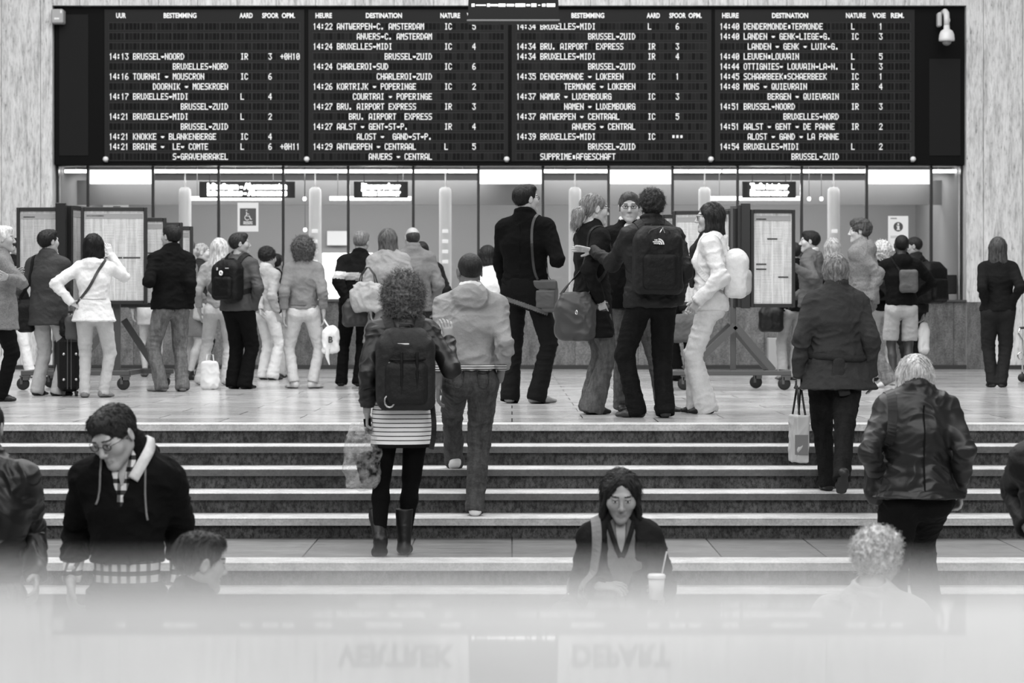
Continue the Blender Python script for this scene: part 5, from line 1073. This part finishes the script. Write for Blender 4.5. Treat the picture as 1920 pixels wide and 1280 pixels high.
p_st = person('st', 'woman with curly hair in a black leather jacket and striped skirt, with a big backpack', 762, 0, 515, 6, ZL, D=13.98, m=False, skin=150, bulk=1.1, head=(-6, 4, 0), coat=dict(v=34, mat='leather', hem=.0, g=.02, amp=.009), legs=dict(kind='tights', v=14, mat='cloth', skirt=dict(len=.25, v=235, stripes=.0262)), shoes=(30, 18), shoe_kind='boot', R=('px', 842, 640, .12), Rh=('px', 846, 694, -.05), L=('px', 688, 772, .05), Lh=('px', 690, 702, -.05), hands=(dict(dir=(-.1, .15, 1), n=(-.2, .9, .0), curl=.35), dict(dir=(0, .1, -1), n=(1, 0, 0), curl=1.0)), Rfoot=ft(-.015, -.02, -6), Lfoot=('px', 712, 1008, -.12, 4, -42), hair=('curly', 92), strands=2200, pel=(-.02, 0, 0))
p_le = person('le', 'blonde woman in a dark leather jacket climbing the lower steps with a shoulder bag', 1718, 0, 668, 4, ZL-3*RI, D=12.55, m=False, skin=180, bulk=1.3, head=(-4, 6, 0), coat=dict(v=46, mat='leather', hem=.02, flare=.03, collar=.035, g=.028, amp=.010, bust=False), legs=dict(v=30, hem=.09, fit=1.25), shoes=30, R=('px', 1798, 915, .05), Rh=('px', 1808, 846, -.05), L=('px', 1652, 900, .2), Lh=('px', 1630, 846, -.05), hands=(dict(dir=(.2, .4, -.8), n=(-1, 0, 0), curl=.5), None), hair=('bob', 182), strands=900, hdrop=.055, post=.965, Lfoot=ft(-.13, 0), Rfoot=ft(.13, .25, 0, .23))
# -- nearest, cut off by the parapet
p_gl = person('gl', 'young man with glasses looking down in a black zipped hoodie over a checked shirt', 238, 0, 745, 176, ZM, D=10.2, skin=168, face=True, glasses=50, post=.965, hdrop=.055, shdrop=.035, bulk=.86, head=(-24, 30, 6), coat=dict(v=24, hem=-.13, hood=.95, open=.085, open_to=.36, g=.024, amp=.008), shirt=dict(v=205, hem=-.04, collar=.02, plaid=1, open=.045, open_to=.44, g=.012), legs=dict(v=50), R=('px', 134, 1082, -.1), Rh=('px', 146, 1008, .05), L=('px', 335, 1100, -.1), Lh=('px', 340, 1008, .05), hands=(dict(dir=(0, .1, -1), n=(-1, .1, 0), curl=.5), 'r'), hair=('short', 46), strands=900)
p_cu = person('cu', 'young woman looking down at a drink cup in her hand, dark hair to her shoulders', 1163, 0, 897, 180, ZM, D=10.7, m=False, skin=150, face=True, post=.97, bulk=1.0, head=(0, 20, 0), coat=dict(v=44, hem=.1, open=.12, open_to=.10, g=.034, amp=.008, bust=False), shirt=dict(v=104, hem=.05, g=.006, name='sweater', open=.05, open_to=.40, bust=True), legs=dict(v=60), R=('px', 1122, 1098, -.2), Rh=('px', 1088, 1100, .05), L=('px', 1240, 1125, -.2), Lh=('px', 1246, 1100, .05), hands=(dict(dir=(-.9, .2, .05), n=(0, -.5, -.9), curl=.4), dict(dir=(.1, .6, .5), n=(1, .2, 0), curl=.8)), hair=('locks', 34), strands=500)
p_ll = person('ll', 'person in a black leather jacket and jeans cut by the left edge of the photo', -30, 0, 745, 178, ZM, D=10.6, skin=160, face=True, coat=dict(v=34, mat='leather', hem=-.05, g=.026, amp=.010), legs=dict(v=110, mat='denim'), L=('px', 66, 1080, -.1), Lh=('px', 58, 1000, .05), R=(.3, .1, .9), hair=('short', 30))
p_re = person('re', 'person in a black jacket cut by the right edge of the photo', 2006, 0, 700, 176, ZM, D=10.6, skin=160, face=True, coat=dict(v=34, mat='nylon', hem=-.02, g=.03), legs=dict(v=40), R=('px', 1925, 985, -.15), Rh=('px', 1905, 915, .1), hair=('short', 30))
p_gh = person('gh', 'person with tousled grey hair low at the right, seen from behind in a pale jacket', 1634, 0, 993, -12, ZM-2*RI, D=9.2, skin=170, bulk=1.12, head=(-20, 12, 4), coat=dict(v=172, hem=.05, hood=.8, g=.03), legs=dict(v=60), hair=('messy', 178), strands=900)
p_dd = person('dd', 'dark-haired person low at the left, in profile to the right below the young man', 362, 0, 998, -52, ZM-2*RI, D=9.2, skin=150, face=True, head=(-10, 8, 0), coat=dict(v=48, hem=.05, g=.026), legs=dict(v=40), hair=('short', 40), strands=600)
# ------------------------------------------------------------------ carried and standing things
def local(p, px, y, dy): D = p.T[1]+dy; return p.R.T@(V3(X_(px, D), D, Z_(y, D))-p.T)
FRM = {}
def bag(p, name, label, cat, px, y0, y1, wpx, dy, depth, v, m='leather', shape='box', strap=None, sw=.03, sv=None, rot=0, parts=None, amp=.006):
    """a bag whose top/bottom edges are seen at y0/y1; strap: path of local points laid over the clothes"""
    c0 = local(p, px, y1, dy); c1 = local(p, px, y0, dy); h = c1[2]-c0[2]; w = wpx/F*(p.T[1]+dy); A = rz(math.radians(rot)-p.rz)
    e = thing_at(p, name, label, cat, c0); f = Field(); cen = c0+V3(0, 0, h/2)
    if shape == 'box': f.box(cen, (w/2, depth/2, h/2), min(.04, depth*.45), A, k=.03)
    elif shape == 'soft': f.box(cen-V3(0, 0, h*.08), (w/2, depth/2, h*.42), min(w, h, depth)*.42, A, k=.04); f.box(cen+V3(0, 0, h*.3), (w*.36, depth*.32, h*.2), .03, A, k=.05)
    elif shape == 'shopper': f.box(cen, (w/2, depth/2, h/2), .008, A, k=.01)
    elif shape == 'round': f.ell(cen, (w/2, depth/2, h/2), A)
    V, Q = dented(f, max(.0045, 1.8/p.ppm), amp, 4, 9); sub_mesh(e, c0, {'shopper': 'bag_body'}.get(shape, 'bag_body'), V, Q, mat(m, v))
    if strap:
        V, Q = ribbon(strap(c0, cen, h, w, A), sw, .006, p.surf, .007, 48); sub_mesh(e, c0, 'strap', V, Q, mat(m if m != 'knit' else 'cloth', sv if sv is not None else v), False)
    return e, c0, cen, h, w, A
def loops(e, c0, cen, h, w, A, rise, v, hand=None, r=.006, n=2, dep=.03):
    for s in ((-1, 1) if n == 2 else (0,)):
        top = (hand if hand is not None else cen+V3(0, 0, h/2+rise)); a = cen+A@V3(-w*.25, s*dep, 0)+V3(0, 0, h*.47); b = cen+A@V3(w*.25, s*dep, 0)+V3(0, 0, h*.47); up = V3(0, 0, 1)
        q = MB(); q.tube([a, a*.45+top*.55+A@V3(-w*.08, 0, 0), top+A@V3(-.012, s*.006, 0), top+A@V3(.012, s*.006, 0), b*.45+top*.55+A@V3(w*.08, 0, 0), b], r, 7); sub_mesh(e, c0, 'handle', np.concatenate(q.V), q.Q, mat('leather', v))
def crossbody(p, side, hip, up=.10):
    """path from hip point over the opposite/same shoulder and back, side=+1 right shoulder"""
    S = p.S; s = side; q = lambda x, y, z: p.Sh+p.Ru@V3(x, y, z)*S
    return lambda c0, cen, h, w, A: [cen+V3(0, 0, h*.45), cen*.4+q(-s*.02, -.17, -.25)*.6, q(s*.04, -.13, -.08), q(s*.085, -.03, .08), q(s*.08, .06, .06), q(s*.02, .15, -.12), cen*.5+q(-s*.06, .16, -.35)*.5, cen+V3(0, 0, h*.42)]
def shoulder_strap(p, s, off=.15):
    q = lambda x, y, z: p.Sh+p.Ru@V3(x, y, z)*p.S
    return lambda c0, cen, h, w, A: [cen+A@V3(-w*.35, 0, h*.45), q(s*(off+.03), -.14, -.2), q(s*off, -.08, .04), q(s*off, 0, .08), q(s*off, .08, .03), q(s*(off+.03), .13, -.2), cen+A@V3(w*.35, 0, h*.45)]

# backpacks
e, base, W_, A, cen, yb = backpack(p_bk, 'large black backpack on the man with his arm stretched out', .36, .50, .20, .285, 36, 'nylon')
Wm = lambda q: W_(q)-base
o = sub_mesh(e, base, 'piping', *(lambda q: (np.concatenate(q.V), q.Q))(MB().tube([W_((s, -.085 if abs(s) < .1 else -.05, z)) for s, z in ((-.135, -.17), (-.145, 0), (-.13, .12), (-.07, .215), (0, .24), (.07, .215), (.13, .12), (.145, 0), (.135, -.17))], .006, 6)), mat('nylon', 70))
for s in (-1, 1):
    q = MB(); pts = [W_((s*(.055+.012*(i % 2)*1.8)*(1 if i % 2 else -1), -.118, .02-.035*i)) for i in range(6)]; q.tube(pts, .0028, 5); sub_mesh(e, base, 'bungee_cord', np.concatenate(q.V), q.Q, mat('paint', 22))
q = MB(); q.box(*[Wm((-.03, -.115, -.175)), Wm((.035, -.122, -.165))]) ; sub_mesh(e, V3(0, 0, 0), 'reflector', np.concatenate(q.V), q.Q, mat('paint', 225), False)
wm = mat('paint', 225); Mt = np.stack([A[:, 0], A[:, 2], -A[:, 1]], 1)
def ontext(e, body, size, loc, m, width=None): return text_obj('lettering', body, size, m, tuple(loc), e, mtx=Matrix(Mt.tolist()), bold=.0006, width=width, extrude=.003)
ontext(e, 'JESTER', .020, Wm((.0, -.105, -.20)), wm, .075)
q = MB()   # half-dome emblem: three nested quarter arcs above small lettering
for r0, r1 in ((.004, .016), (.020, .031), (.035, .045)):
    P = [(-.02+r*math.cos(a), r*math.sin(a)) for r in (r0, r1) for a in np.linspace(0, PI/2, 9)]
    q.add([W_((x, -.121, z+.112)) for x, z in P]+[W_((x, -.112, z+.112)) for x, z in P], [(i, i+1, i+10, i+9) for i in range(8)]+[(i+9, i+10, i+28, i+27) for i in range(8)])
sub_mesh(e, base, 'emblem', np.concatenate(q.V), q.Q, wm, False)
for i, t in enumerate(('THE', 'NORTH', 'FACE')): ontext(e, t, .013, Wm((-.038, -.121, .144-.0125*i)), wm)
q = MB(); q.tube([W_((.0, -.08, .20)), W_((.02, -.09, .235)), W_((.035, -.08, .20))], .005, 6); sub_mesh(e, base, 'carabiner', np.concatenate(q.V), q.Q, mat('metal', 220))

e, base, W_, A, cen, yb = backpack(p_st, 'big dark grey hiking backpack on the woman in the striped skirt', .34, .48, .20, .245, 50, 'nylon', off=.01)
Wm = lambda q: W_(q)-base; Mt = np.stack([A[:, 0], A[:, 2], -A[:, 1]], 1)
q = MB(); q.box(Wm((-.055, -.10, .145)), Wm((.015, -.094, .153))); sub_mesh(e, V3(0, 0, 0), 'brand_strip', np.concatenate(q.V), q.Q, mat('paint', 215), False)
for x in (-.03, .06):
    q = MB(); q.tube([W_((x, -.125, .1)), W_((x, -.135, -.02)), W_((x, -.125, -.18))], .010, 6); sub_mesh(e, base, 'compression_strap', np.concatenate(q.V), q.Q, mat('nylon', 26))
for k in range(3):
    q = MB(); q.tube([W_((-.15, -.06, .06-.09*k)), W_((-.06, -.128, .055-.09*k)), W_((.08, -.125, .06-.09*k)), W_((.15, -.06, .06-.09*k))], .006, 6); sub_mesh(e, base, 'side_strap', np.concatenate(q.V), q.Q, mat('nylon', 28))
for k in range(8):
    q = MB(); q.box(Wm((-.105, -.108, .03-.022*k)), Wm((-.095, -.10, .042-.022*k))); sub_mesh(e, V3(0, 0, 0), 'daisy_chain_loop', np.concatenate(q.V), q.Q, mat('paint', 170), False)
q = MB(); q.tube([W_((-.10+.028*math.cos(a), -.115, -.185+.036*math.sin(a))) for a in np.linspace(0, 2*PI, 13)], .006, 6, 0, False); sub_mesh(e, base, 'carabiner', np.concatenate(q.V), q.Q, mat('metal', 190))
V, Q = ribbon([W_((.16, .05, -.2)), W_((.17, .0, -.32)), W_((.165, .0, -.42)), W_((.15, -.02, -.47))], .03, .005, (), n=14); sub_mesh(e, base, 'hanging_belt', V, Q, mat('nylon', 30), False)

e, base, W_, A, cen, yb = backpack(p_bp, 'small black backpack with a white tag on the man in the dark jacket', .32, .42, .18, .30, 24, 'nylon'); Wm = lambda q: W_(q)-base
q = MB(); q.tube([W_((.0+.016*math.cos(a), -.118, .07+.02*math.sin(a))) for a in np.linspace(0, 2*PI, 11)], .009, 6, 0, False); sub_mesh(e, base, 'white_tag', np.concatenate(q.V), q.Q, mat('paint', 235))
q = MB(); q.box(Wm((-.07, -.10, .10)), Wm((-.055, -.092, .13))); q.box(Wm((.04, -.10, .115)), Wm((.08, -.092, .125))); sub_mesh(e, V3(0, 0, 0), 'zip_pull', np.concatenate(q.V), q.Q, mat('paint', 190), False)
e, base, W_, A, cen, yb = backpack(p_wj, 'soft white rucksack on the woman in the white jacket', .30, .38, .17, .25, 222, 'cloth')
e, base, W_, A, cen, yb = backpack(p_br, 'bulky black backpack on the dark-haired man near the rightmost window', .36, .50, .26, .26, 18, 'nylon')
e, base, W_, A, cen, yb = backpack(p_gc if 'p_gc' in globals() else PEOPLE['fh'], 'black rucksack on the blonde person with the flower', .32, .42, .16, .30, 30, 'nylon')
# shoulder bags
e, c0, cen, h, w, A = bag(p_tm, 'messenger_bag', 'brown leather bag hanging at the tall man’s right hip', 'bag', 1022, 524, 584, 47, -.12, .09, 92, strap=lambda c0, cen, h, w, A: [cen+V3(-w*.38, 0, h*.40), p_tm.Sh+p_tm.Ru@V3(.13, -.15, -.38)*p_tm.S, p_tm.Sh+p_tm.Ru@V3(.095, -.15, -.12)*p_tm.S, p_tm.Sh+p_tm.Ru@V3(.075, -.05, .09)*p_tm.S, p_tm.Sh+p_tm.Ru@V3(.08, .06, .05)*p_tm.S, p_tm.Sh+p_tm.Ru@V3(.14, .14, -.2)*p_tm.S, cen+V3(w*.40, .04, h*.40)], sw=.022, sv=58)
f = Field(); f.box(cen+A@V3(0, -.05, -.03), (w*.40, .012, h*.28), .012, A); V, Q = dented(f, .006, .002); sub_mesh(e, c0, 'front_pocket', V, Q, mat('leather', 84))
f = Field(); f.box(cen+A@V3(0, -.046, h*.33), (w*.47, .012, h*.14), .010, A); V, Q = dented(f, .006, .002); sub_mesh(e, c0, 'flap', V, Q, mat('leather', 80))
e, c0, cen, h, w, A = bag(p_py, 'shoulder_bag', 'big slouchy dark leather bag of the woman with the ponytail', 'bag', 1078, 548, 638, 76, -.20, .14, 72, shape='soft', strap=shoulder_strap(p_py, 1, .12), sw=.028, sv=40, amp=.007)
q = MB(); q.tube([cen+V3(w*.42+.016*math.cos(a), -.05, .03+.016*math.sin(a)) for a in np.linspace(0, 2*PI, 11)], .004, 6, 0, False); sub_mesh(e, c0, 'metal_ring', np.concatenate(q.V), q.Q, mat('metal', 220))
bag(p_le, 'shoulder_bag', 'black shoulder bag at the left side of the blonde woman in leather', 'bag', 1650, 830, 945, 52, .0, .16, 26, shape='soft', strap=shoulder_strap(p_le, -1, .14), sw=.05, sv=22, amp=.008)
bag(p_ww, 'handbag', 'grey handbag at the left hip of the woman in the white jacket', 'bag', 136, 590, 636, 26, .12, .07, 78, shape='soft', strap=crossbody(p_ww, 1, None), sw=.026, sv=70)
bag(p_dc, 'handbag', 'black bag hanging at the left side of the man in the dark grey coat', 'bag', 48, 560, 622, 34, .0, .10, 24, m='nylon', shape='soft', strap=shoulder_strap(p_dc, -1, .12), sw=.03, sv=24)
bag(PEOPLE['bg'], 'handbag', 'pale striped bag on the woman with pinned-up hair', 'bag', 374, 565, 600, 26, -.12, .08, 175, m='cloth', shape='soft', strap=crossbody(PEOPLE['bg'], -1, None), sw=.022, sv=30)
e, c0, cen, h, w, A = bag(p_lc, 'handbag', 'pale patterned bag under the arm of the long-haired woman', 'bag', 690, 530, 584, 70, -.22, .16, 165, m='cloth', shape='soft', rot=-25, amp=.018); loops(e, c0, cen, h, w, A, .16, 60, None, .007)
bag(p_lc, 'shoulder_bag', 'dark round-handled bag hanging lower beside the patterned bag', 'bag', 668, 560, 612, 52, -.05, .12, 62, m='leather', shape='soft', rot=20)
bag(p_sh, 'pouch', 'small grey pouch slung across the back of the man in pale shorts', 'bag', 1704, 506, 548, 34, -.20, .07, 92, m='nylon', shape='box', strap=crossbody(p_sh, -1, None), sw=.02, sv=26, rot=0)
bag(PEOPLE['bh'], 'handbag', 'grey sagging bag held between the backpack man and the woman in white', 'bag', 1286, 588, 642, 56, -.28, .12, 98, m='cloth', shape='soft')
bag(PEOPLE['dp'], 'handbag', 'black bag hanging below the right timetable case', 'bag', 1446, 570, 622, 46, -.15, .14, 30, m='leather', shape='soft')
# carried shopping bags
e, c0, cen, h, w, A = bag(p_bj2, 'shopping_bag', 'narrow pale shopping bag held by the woman in the belted jacket', 'bag', 1498, 778, 866, 24, -.02, .22, 170, m='paint', shape='shopper', rot=8); loops(e, c0, cen, h, w, A, .15, 24, p_bj2.wr[-1]-V3(0, 0, .07), .007, dep=.09)
q = MB(); q.box(cen-c0+V3(-.043, -.113, -.10), cen-c0+V3(.043, -.105, .03)); sub_mesh(e, V3(0, 0, 0), 'printed_panel', np.concatenate(q.V), q.Q, mat('paint', 105), False)
e, c0, cen, h, w, A = bag(p_gj, 'plastic_bag', 'white plastic bag with a dark letter in the curly-haired woman’s right hand', 'bag', 620, 612, 662, 30, -.05, .07, 232, m='nylon', shape='soft', rot=20, amp=.012)
q = MB(); q.tube([cen+V3(-.03, -.05, -.09), cen+V3(-.035, -.05, -.17), cen+V3(-.01, -.045, -.26)], (.028, .022, .006), 7); sub_mesh(e, c0, 'trailing_corner', np.concatenate(q.V), q.Q, mat('nylon', 232))
q = MB(); q.tube([cen+V3(0, 0, .1), p_gj.wr[1]-V3(0, 0, .05)], .010, 6); sub_mesh(e, c0, 'handle', np.concatenate(q.V), q.Q, mat('nylon', 232))
text_obj('lettering', 'B', .09, mat('paint', 60), tuple(cen-c0+V3(.0, -.065, .0)), e, mtx=Matrix((rz(-p_gj.rz)@rx(PI/2)).tolist()), bold=.002, extrude=.006)
bag(p_br, 'plastic_bag', 'white plastic bag hanging beside the pale shorts', 'bag', 1732, 604, 664, 20, .0, .10, 232, m='nylon', shape='soft')
e, c0, cen, h, w, A = bag(p_st, 'plastic_bag', 'clear plastic bag with dark contents held by the woman in the striped skirt', 'bag', 680, 800, 915, 62, -.02, .16, 200, m='plastic_film', shape='soft', amp=.02)
f = Field(); f.ell(cen+V3(.03, 0, -.06), (.06, .05, .10)); V, Q = dented(f, .007, .012); sub_mesh(e, c0, 'dark_contents', V, Q, mat('nylon', 22))
q = MB(); q.tube([cen+V3(0, 0, h*.38), cen+V3(0, 0, h*.5)+V3(.005, 0, .02), p_st.wr[-1]-V3(0, 0, .085)], (.05, .02, .012), 8); sub_mesh(e, c0, 'handle', np.concatenate(q.V), q.Q, mat('plastic_film', 200))
q = MB(); q.tube([p_st.wr[-1]+V3(.0, 0, -.04), p_st.wr[-1]+V3(0.01, 0, -.13)], .022, 8)
o = sub_mesh(thing_at(p_st, 'folding_umbrella', 'short black folded umbrella in the left hand of the woman in the striped skirt', 'umbrella', p_st.wr[-1]-V3(0, 0, .14)), p_st.wr[-1]-V3(0, 0, .14), 'canopy_roll', np.concatenate(q.V), q.Q, mat('cloth', 20))
# the shopping bag standing on the floor
def floor_thing(name, label, cat, px, y): D = D_(y); e = empty(name, (X_(px, D), D, 0)); return tag(e, label, cat)
e = floor_thing('shopping_bag', 'white paper shopping bag on the floor by the blonde woman', 'bag', 394, 730)
f = Field(); f.seg((0, 0, .04), (0, 0, .27), (.10, .05), (.085, .02), k=.01); f.cut((0, 0, 0), (0, 0, -1)); f.cut((0, 0, .29), (0, 0, 1)); V, Q = dented(f, .008, .010); mesh_obj('bag_body', V, Q, [mat('paint', 228)], e)
for s in (-1, 1): q = MB(); q.tube([(-.04, s*.015, .27), (-.03, s*.01, .36), (.03, s*.01, .36), (.04, s*.015, .27)], .005, 6); mesh_obj('handle', np.concatenate(q.V), q.Q, [mat('paint', 215)], e)
# suitcase
e = floor_thing('suitcase', 'black wheeled suitcase standing between the dark-coated man and the woman in white', 'suitcase', 126, 742); e.rotation_euler = (0, 0, .35)
mb = MB(); mb.box((-.10, -.20, .045), (.10, .20, .56), 0, .045); mb.build('shell', mat('nylon', 20), e)
for x in (-.035, .0): mb = MB(); mb.box((x, -.206, .07), (x+.008, -.195, .54), 0, .002); mb.build('zip', mat('paint', 75), e)
for x, z in ((-.065, .16), (.05, .16), (-.065, .40), (.05, .40)): mb = MB(); mb.lathe([(0, -.018), (.012, -.014), (.014, 0)], 10, 0, (x, -.198, z), 'y'); mb.build('stud', mat('metal', 190), e, True)
for z in (.24, .40): mb = MB(); mb.tube([(.095, -.19, z+.045), (.108, -.2, z+.03), (.108, -.2, z-.03), (.095, -.19, z-.045)], .009, 6); mb.build('side_handle', mat('metal', 170), e, True)
for x in (-.06, .06): 
    for y in (-.16, .16): mb = MB(); mb.lathe([(0, -.012), (.024, -.012), (.024, .012), (0, .012)], 12, 0, (x, y, .024), 'x'); mb.box((x-.016, y-.02, .03), (x+.016, y+.02, .05)); mb.build('wheel', mat('paint', 25), e)
for x in (-.07, .07): mb = MB(); mb.tube([(x, .17, .55), (x, .17, .80)], .008, 6); mb.build('pull_rod', mat('metal', 150), e, True)
mb = MB(); mb.tube([(-.08, .17, .80), (.08, .17, .80)], .014, 8); mb.build('pull_handle', mat('paint', 30), e, True)
mb = MB(); f = Field(); f.box((0, -.02, .652), (.09, .17, .085), .05); V, Q = dented(f, .008, .012); o = mesh_obj('travel_bag', V, Q, [mat('nylon', 26)], None); o.location = e.location; o.rotation_euler = e.rotation_euler; tag(o, 'soft black bag lying on top of the wheeled suitcase', 'bag')
# pale box under the right timetable stand
e = floor_thing('cardboard_box', 'tall pale cardboard box behind the right timetable stand', 'box', 1455, 700)
mb = MB(); mb.box((-.11, -.1, 0), (.11, .1, .47), 0, .006); mb.build('carton', mat('paint', 165), e)
# chrome trolley at the right edge
e = floor_thing('luggage_trolley', 'chrome luggage trolley cut by the right edge of the photo', 'trolley', 1922, 716)
mb = MB(); mb.tube([(-.06, 0, .62), (-.075, 0, .55), (-.03, 0, .48), (-.03, 0, .12), (.25, .1, .1)], .011, 8); mb.build('side_frame', mat('metal', 220, rough=.15), e, True)
mb = MB(); mb.tube([(-.03+.035*math.cos(a)-.02, 0, .30+.04*math.sin(a)) for a in np.linspace(0, 5.2, 12)], .008, 6); mb.build('hook', mat('metal', 200, rough=.15), e, True)
mb = MB(); mb.tube([(-.06, 0, .62), (.2, .1, .64)], .014, 8); mb.build('handle_bar', mat('paint', 35), e, True)
for x in (-.03, .2): mb = MB(); mb.lathe([(0, -.015), (.05, -.015), (.05, .015), (0, .015)], 14, 0, (x, .02+x*.3, .05), 'y'); mb.tube([(x, .02+x*.3, .05), (x, .02+x*.3, .12)], .01, 6); mb.build('wheel', mat('paint', 30), e, True)
# jumper tied round the tall man's waist
S = p_tm.S; f = Field(); P0 = p_tm.P0
f.seg(P0+V3(0, 0, .07)*S, P0-V3(0, .01, .02)*S, (.176*S, .142*S), (.186*S, .150*S), k=.03); f.seg(P0-V3(0, .01, .02)*S, P0-V3(-.02, .02, .20)*S, (.186*S, .150*S), (.176*S, .150*S), k=.03)
f.cut(P0-V3(0, 0, .17)*S, nrm(V3(-.0, 0, -1)+p_tm.R.T@V3(-.35, 0, 0)*1.0), .004); f.cut(P0+V3(0, 0, .07)*S, (0, 0, 1))
def fmj(c): n = nrm(V3(0, 0, -1)+p_tm.R.T@V3(-.35, 0, 0)); u = (P0-V3(0, 0, .17)*S-c)@n; return ((u < .045) & (u > .008)).astype(int)
p_tm.child('tied_jumper', f, .007, [mat('knit', 32), mat('knit', 95)], .006, 8, 8, fmj)
# scarf of the woman in the white jacket, belt of the dark jacket
S = p_wj.S; q = lambda x, y, z: p_wj.Nk+p_wj.Ru@V3(x, y, z)*S
f = Field()
for i in range(10):
    a = i*PI/5; b_ = a+PI/5; f.seg(q(.066*math.cos(a), .066*math.sin(a), .02), q(.066*math.cos(b_), .066*math.sin(b_), .02), (.030*S, .030*S), k=.02)
f.seg(q(-.02, .085, .0), q(-.02, .165, -.12), (.030*S, .024*S), k=.03).seg(q(-.02, .165, -.12), q(-.02, .165, -.42), (.034*S, .022*S), k=.03)
p_wj.child('scarf', f, .006, mat('knit', 62), .006, 12, 10)
S = p_bj2.S; P0 = p_bj2.P0; q = lambda x, y, z: P0+p_bj2.Ru@V3(x, y, z)*S
path = [q(.20*math.cos(a), .14*math.sin(a), .06+.012*math.sin(2*a)) for a in np.linspace(0, 2*PI, 17)]
V, Q = ribbon(path, .042, .010, [p_bj2.coatf], .006, 50); mesh_obj('belt', V, Q, [mat('cloth', 60)], p_bj2.o)
f = Field(); f.ell(q(-.01, -.178, .05), (.026, .012, .024)); f.seg(q(-.01, -.19, .05), q(-.05, -.21, -.12), (.03, .01), (.036, .008)).seg(q(-.01, -.19, .05), q(.03, -.215, -.20), (.028, .010), (.040, .008)); p_bj2.child('belt_knot', f, .006, mat('cloth', 62), .003)
# paper cup, straw and tote strap of the young woman
hnd = p_cu.wr[-1]; c0 = local(p_cu, 1231, 1122, -.32); e = thing_at(p_cu, 'paper_cup', 'pale lidded drink cup with a straw held by the young woman', 'cup', c0)
mb = MB(); mb.lathe([(0, 0), (.028, 0), (.037, .095), (.0, .095)], 20); mb.build('cup', mat('paint', 215), e, True)
mb = MB(); mb.lathe([(.040, .093), (.041, .104), (.035, .112), (0, .112)], 20); mb.build('lid', mat('paint', 230, rough=.2), e, True)
mb = MB(); mb.tube([(-.005, 0, .02), (-.045, 0, .21)], .0032, 6); mb.build('straw', mat('paint', 190), e, True)
bag(p_cu, 'tote_bag', 'grey bag on the right shoulder of the young woman with the cup', 'bag', 1062, 1130, 1230, 70, .05, .12, 120, m='cloth', shape='soft', strap=shoulder_strap(p_cu, 1, .11), sw=.045, sv=125)

# drawstrings, zip and pale hood lining of the young man; checked pattern stays in his shirt
S = p_gl.S; q = lambda x, y, z: p_gl.Nk+p_gl.Ru@V3(x, y, z)*S
for s, x, z0, z1 in ((1, .085, -.03, -.20), (-1, .10, -.02, -.26)):
    V, Q = ribbon([q(s*x*.8, .06, z0), q(s*x, .12, z0-.05), q(s*x, .13, (z0+z1)/2), q(s*(x+.01), .13, z1)], .008, .006, [p_gl.coatf], .006, 20); mesh_obj('drawstring', V, Q, [mat('cloth', 120)], p_gl.o)
V, Q = ribbon([q(-.035, -.05, .03), q(-.075, .0, .02), q(-.086, .06, -.012), q(-.068, .11, -.07), q(-.052, .13, -.10)], .042*S, .010, [p_gl.coatf], .012, 24); mesh_obj('hood_lining', V, Q, [mat('cloth', 205)], p_gl.o)

# seams, pockets and yokes sewn on the clothes
def seam(p, fld, pts, w=.006, v=20, name='seam', m='cloth', t=.004, off=.003, n=30):
    V, Q = ribbon([p.P0+p.Ru@(V3(*q)*p.S) for q in pts], w, t, [fld], off, n); mesh_obj(name, V, Q, [mat(m, v)], p.o, None, False)
seam(p_le, p_le.coatf, [(0, -.18, .50), (0, -.19, .25), (0, -.18, .0)], .008, 34, 'back_seam', off=.006)
for s in (-1, 1):
    seam(p_hj, p_hj.legf, [(s*.045, -.16, .045), (s*.085, -.15, .035), (s*.125, -.13, .045)], .010, 60, 'pocket_edge', 'denim')
    seam(p_hj, p_hj.legf, [(s*.045, -.16, .04), (s*.048, -.16, -.07), (s*.085, -.16, -.095), (s*.12, -.13, -.07), (s*.125, -.12, .04)], .006, 66, 'pocket_edge', 'denim')
seam(p_tm, p_tm.coatf, [(0, -.16, .50), (0, -.16, .25), (0, -.15, -.02)], .004, 14, 'back_seam')
seam(p_gj, p_gj.coatf, [(-.15, -.11, .05), (0, -.14, .045), (.15, -.11, .05)], .006, 88, 'waist_seam')
seam(p_ww, p_ww.coatf, [(-.14, -.10, .14), (0, -.13, .13), (.14, -.10, .14)], .010, 165, 'waist_seam')
for p_ in (p_bj, p_wj): seam(p_, p_.legf, [(.0, -.14, .08), (0, -.17, .0), (0, -.15, -.08)], .004, 60 if p_ is p_bj else 160, 'back_seam')

q = lambda x, y, z: p_cu.Nk+p_cu.Ru@V3(x, y, z)*p_cu.S
for s in (-1, 1):
    V, Q = ribbon([q(s*.062, .05, .0), q(s*.05, .11, -.06), q(s*.028, .14, -.12), q(s*.004, .15, -.175)], .022, .006, [p_cu.surf[2]], .005, 24); mesh_obj('neck_trim', V, Q, [mat('knit', 50)], p_cu.o)
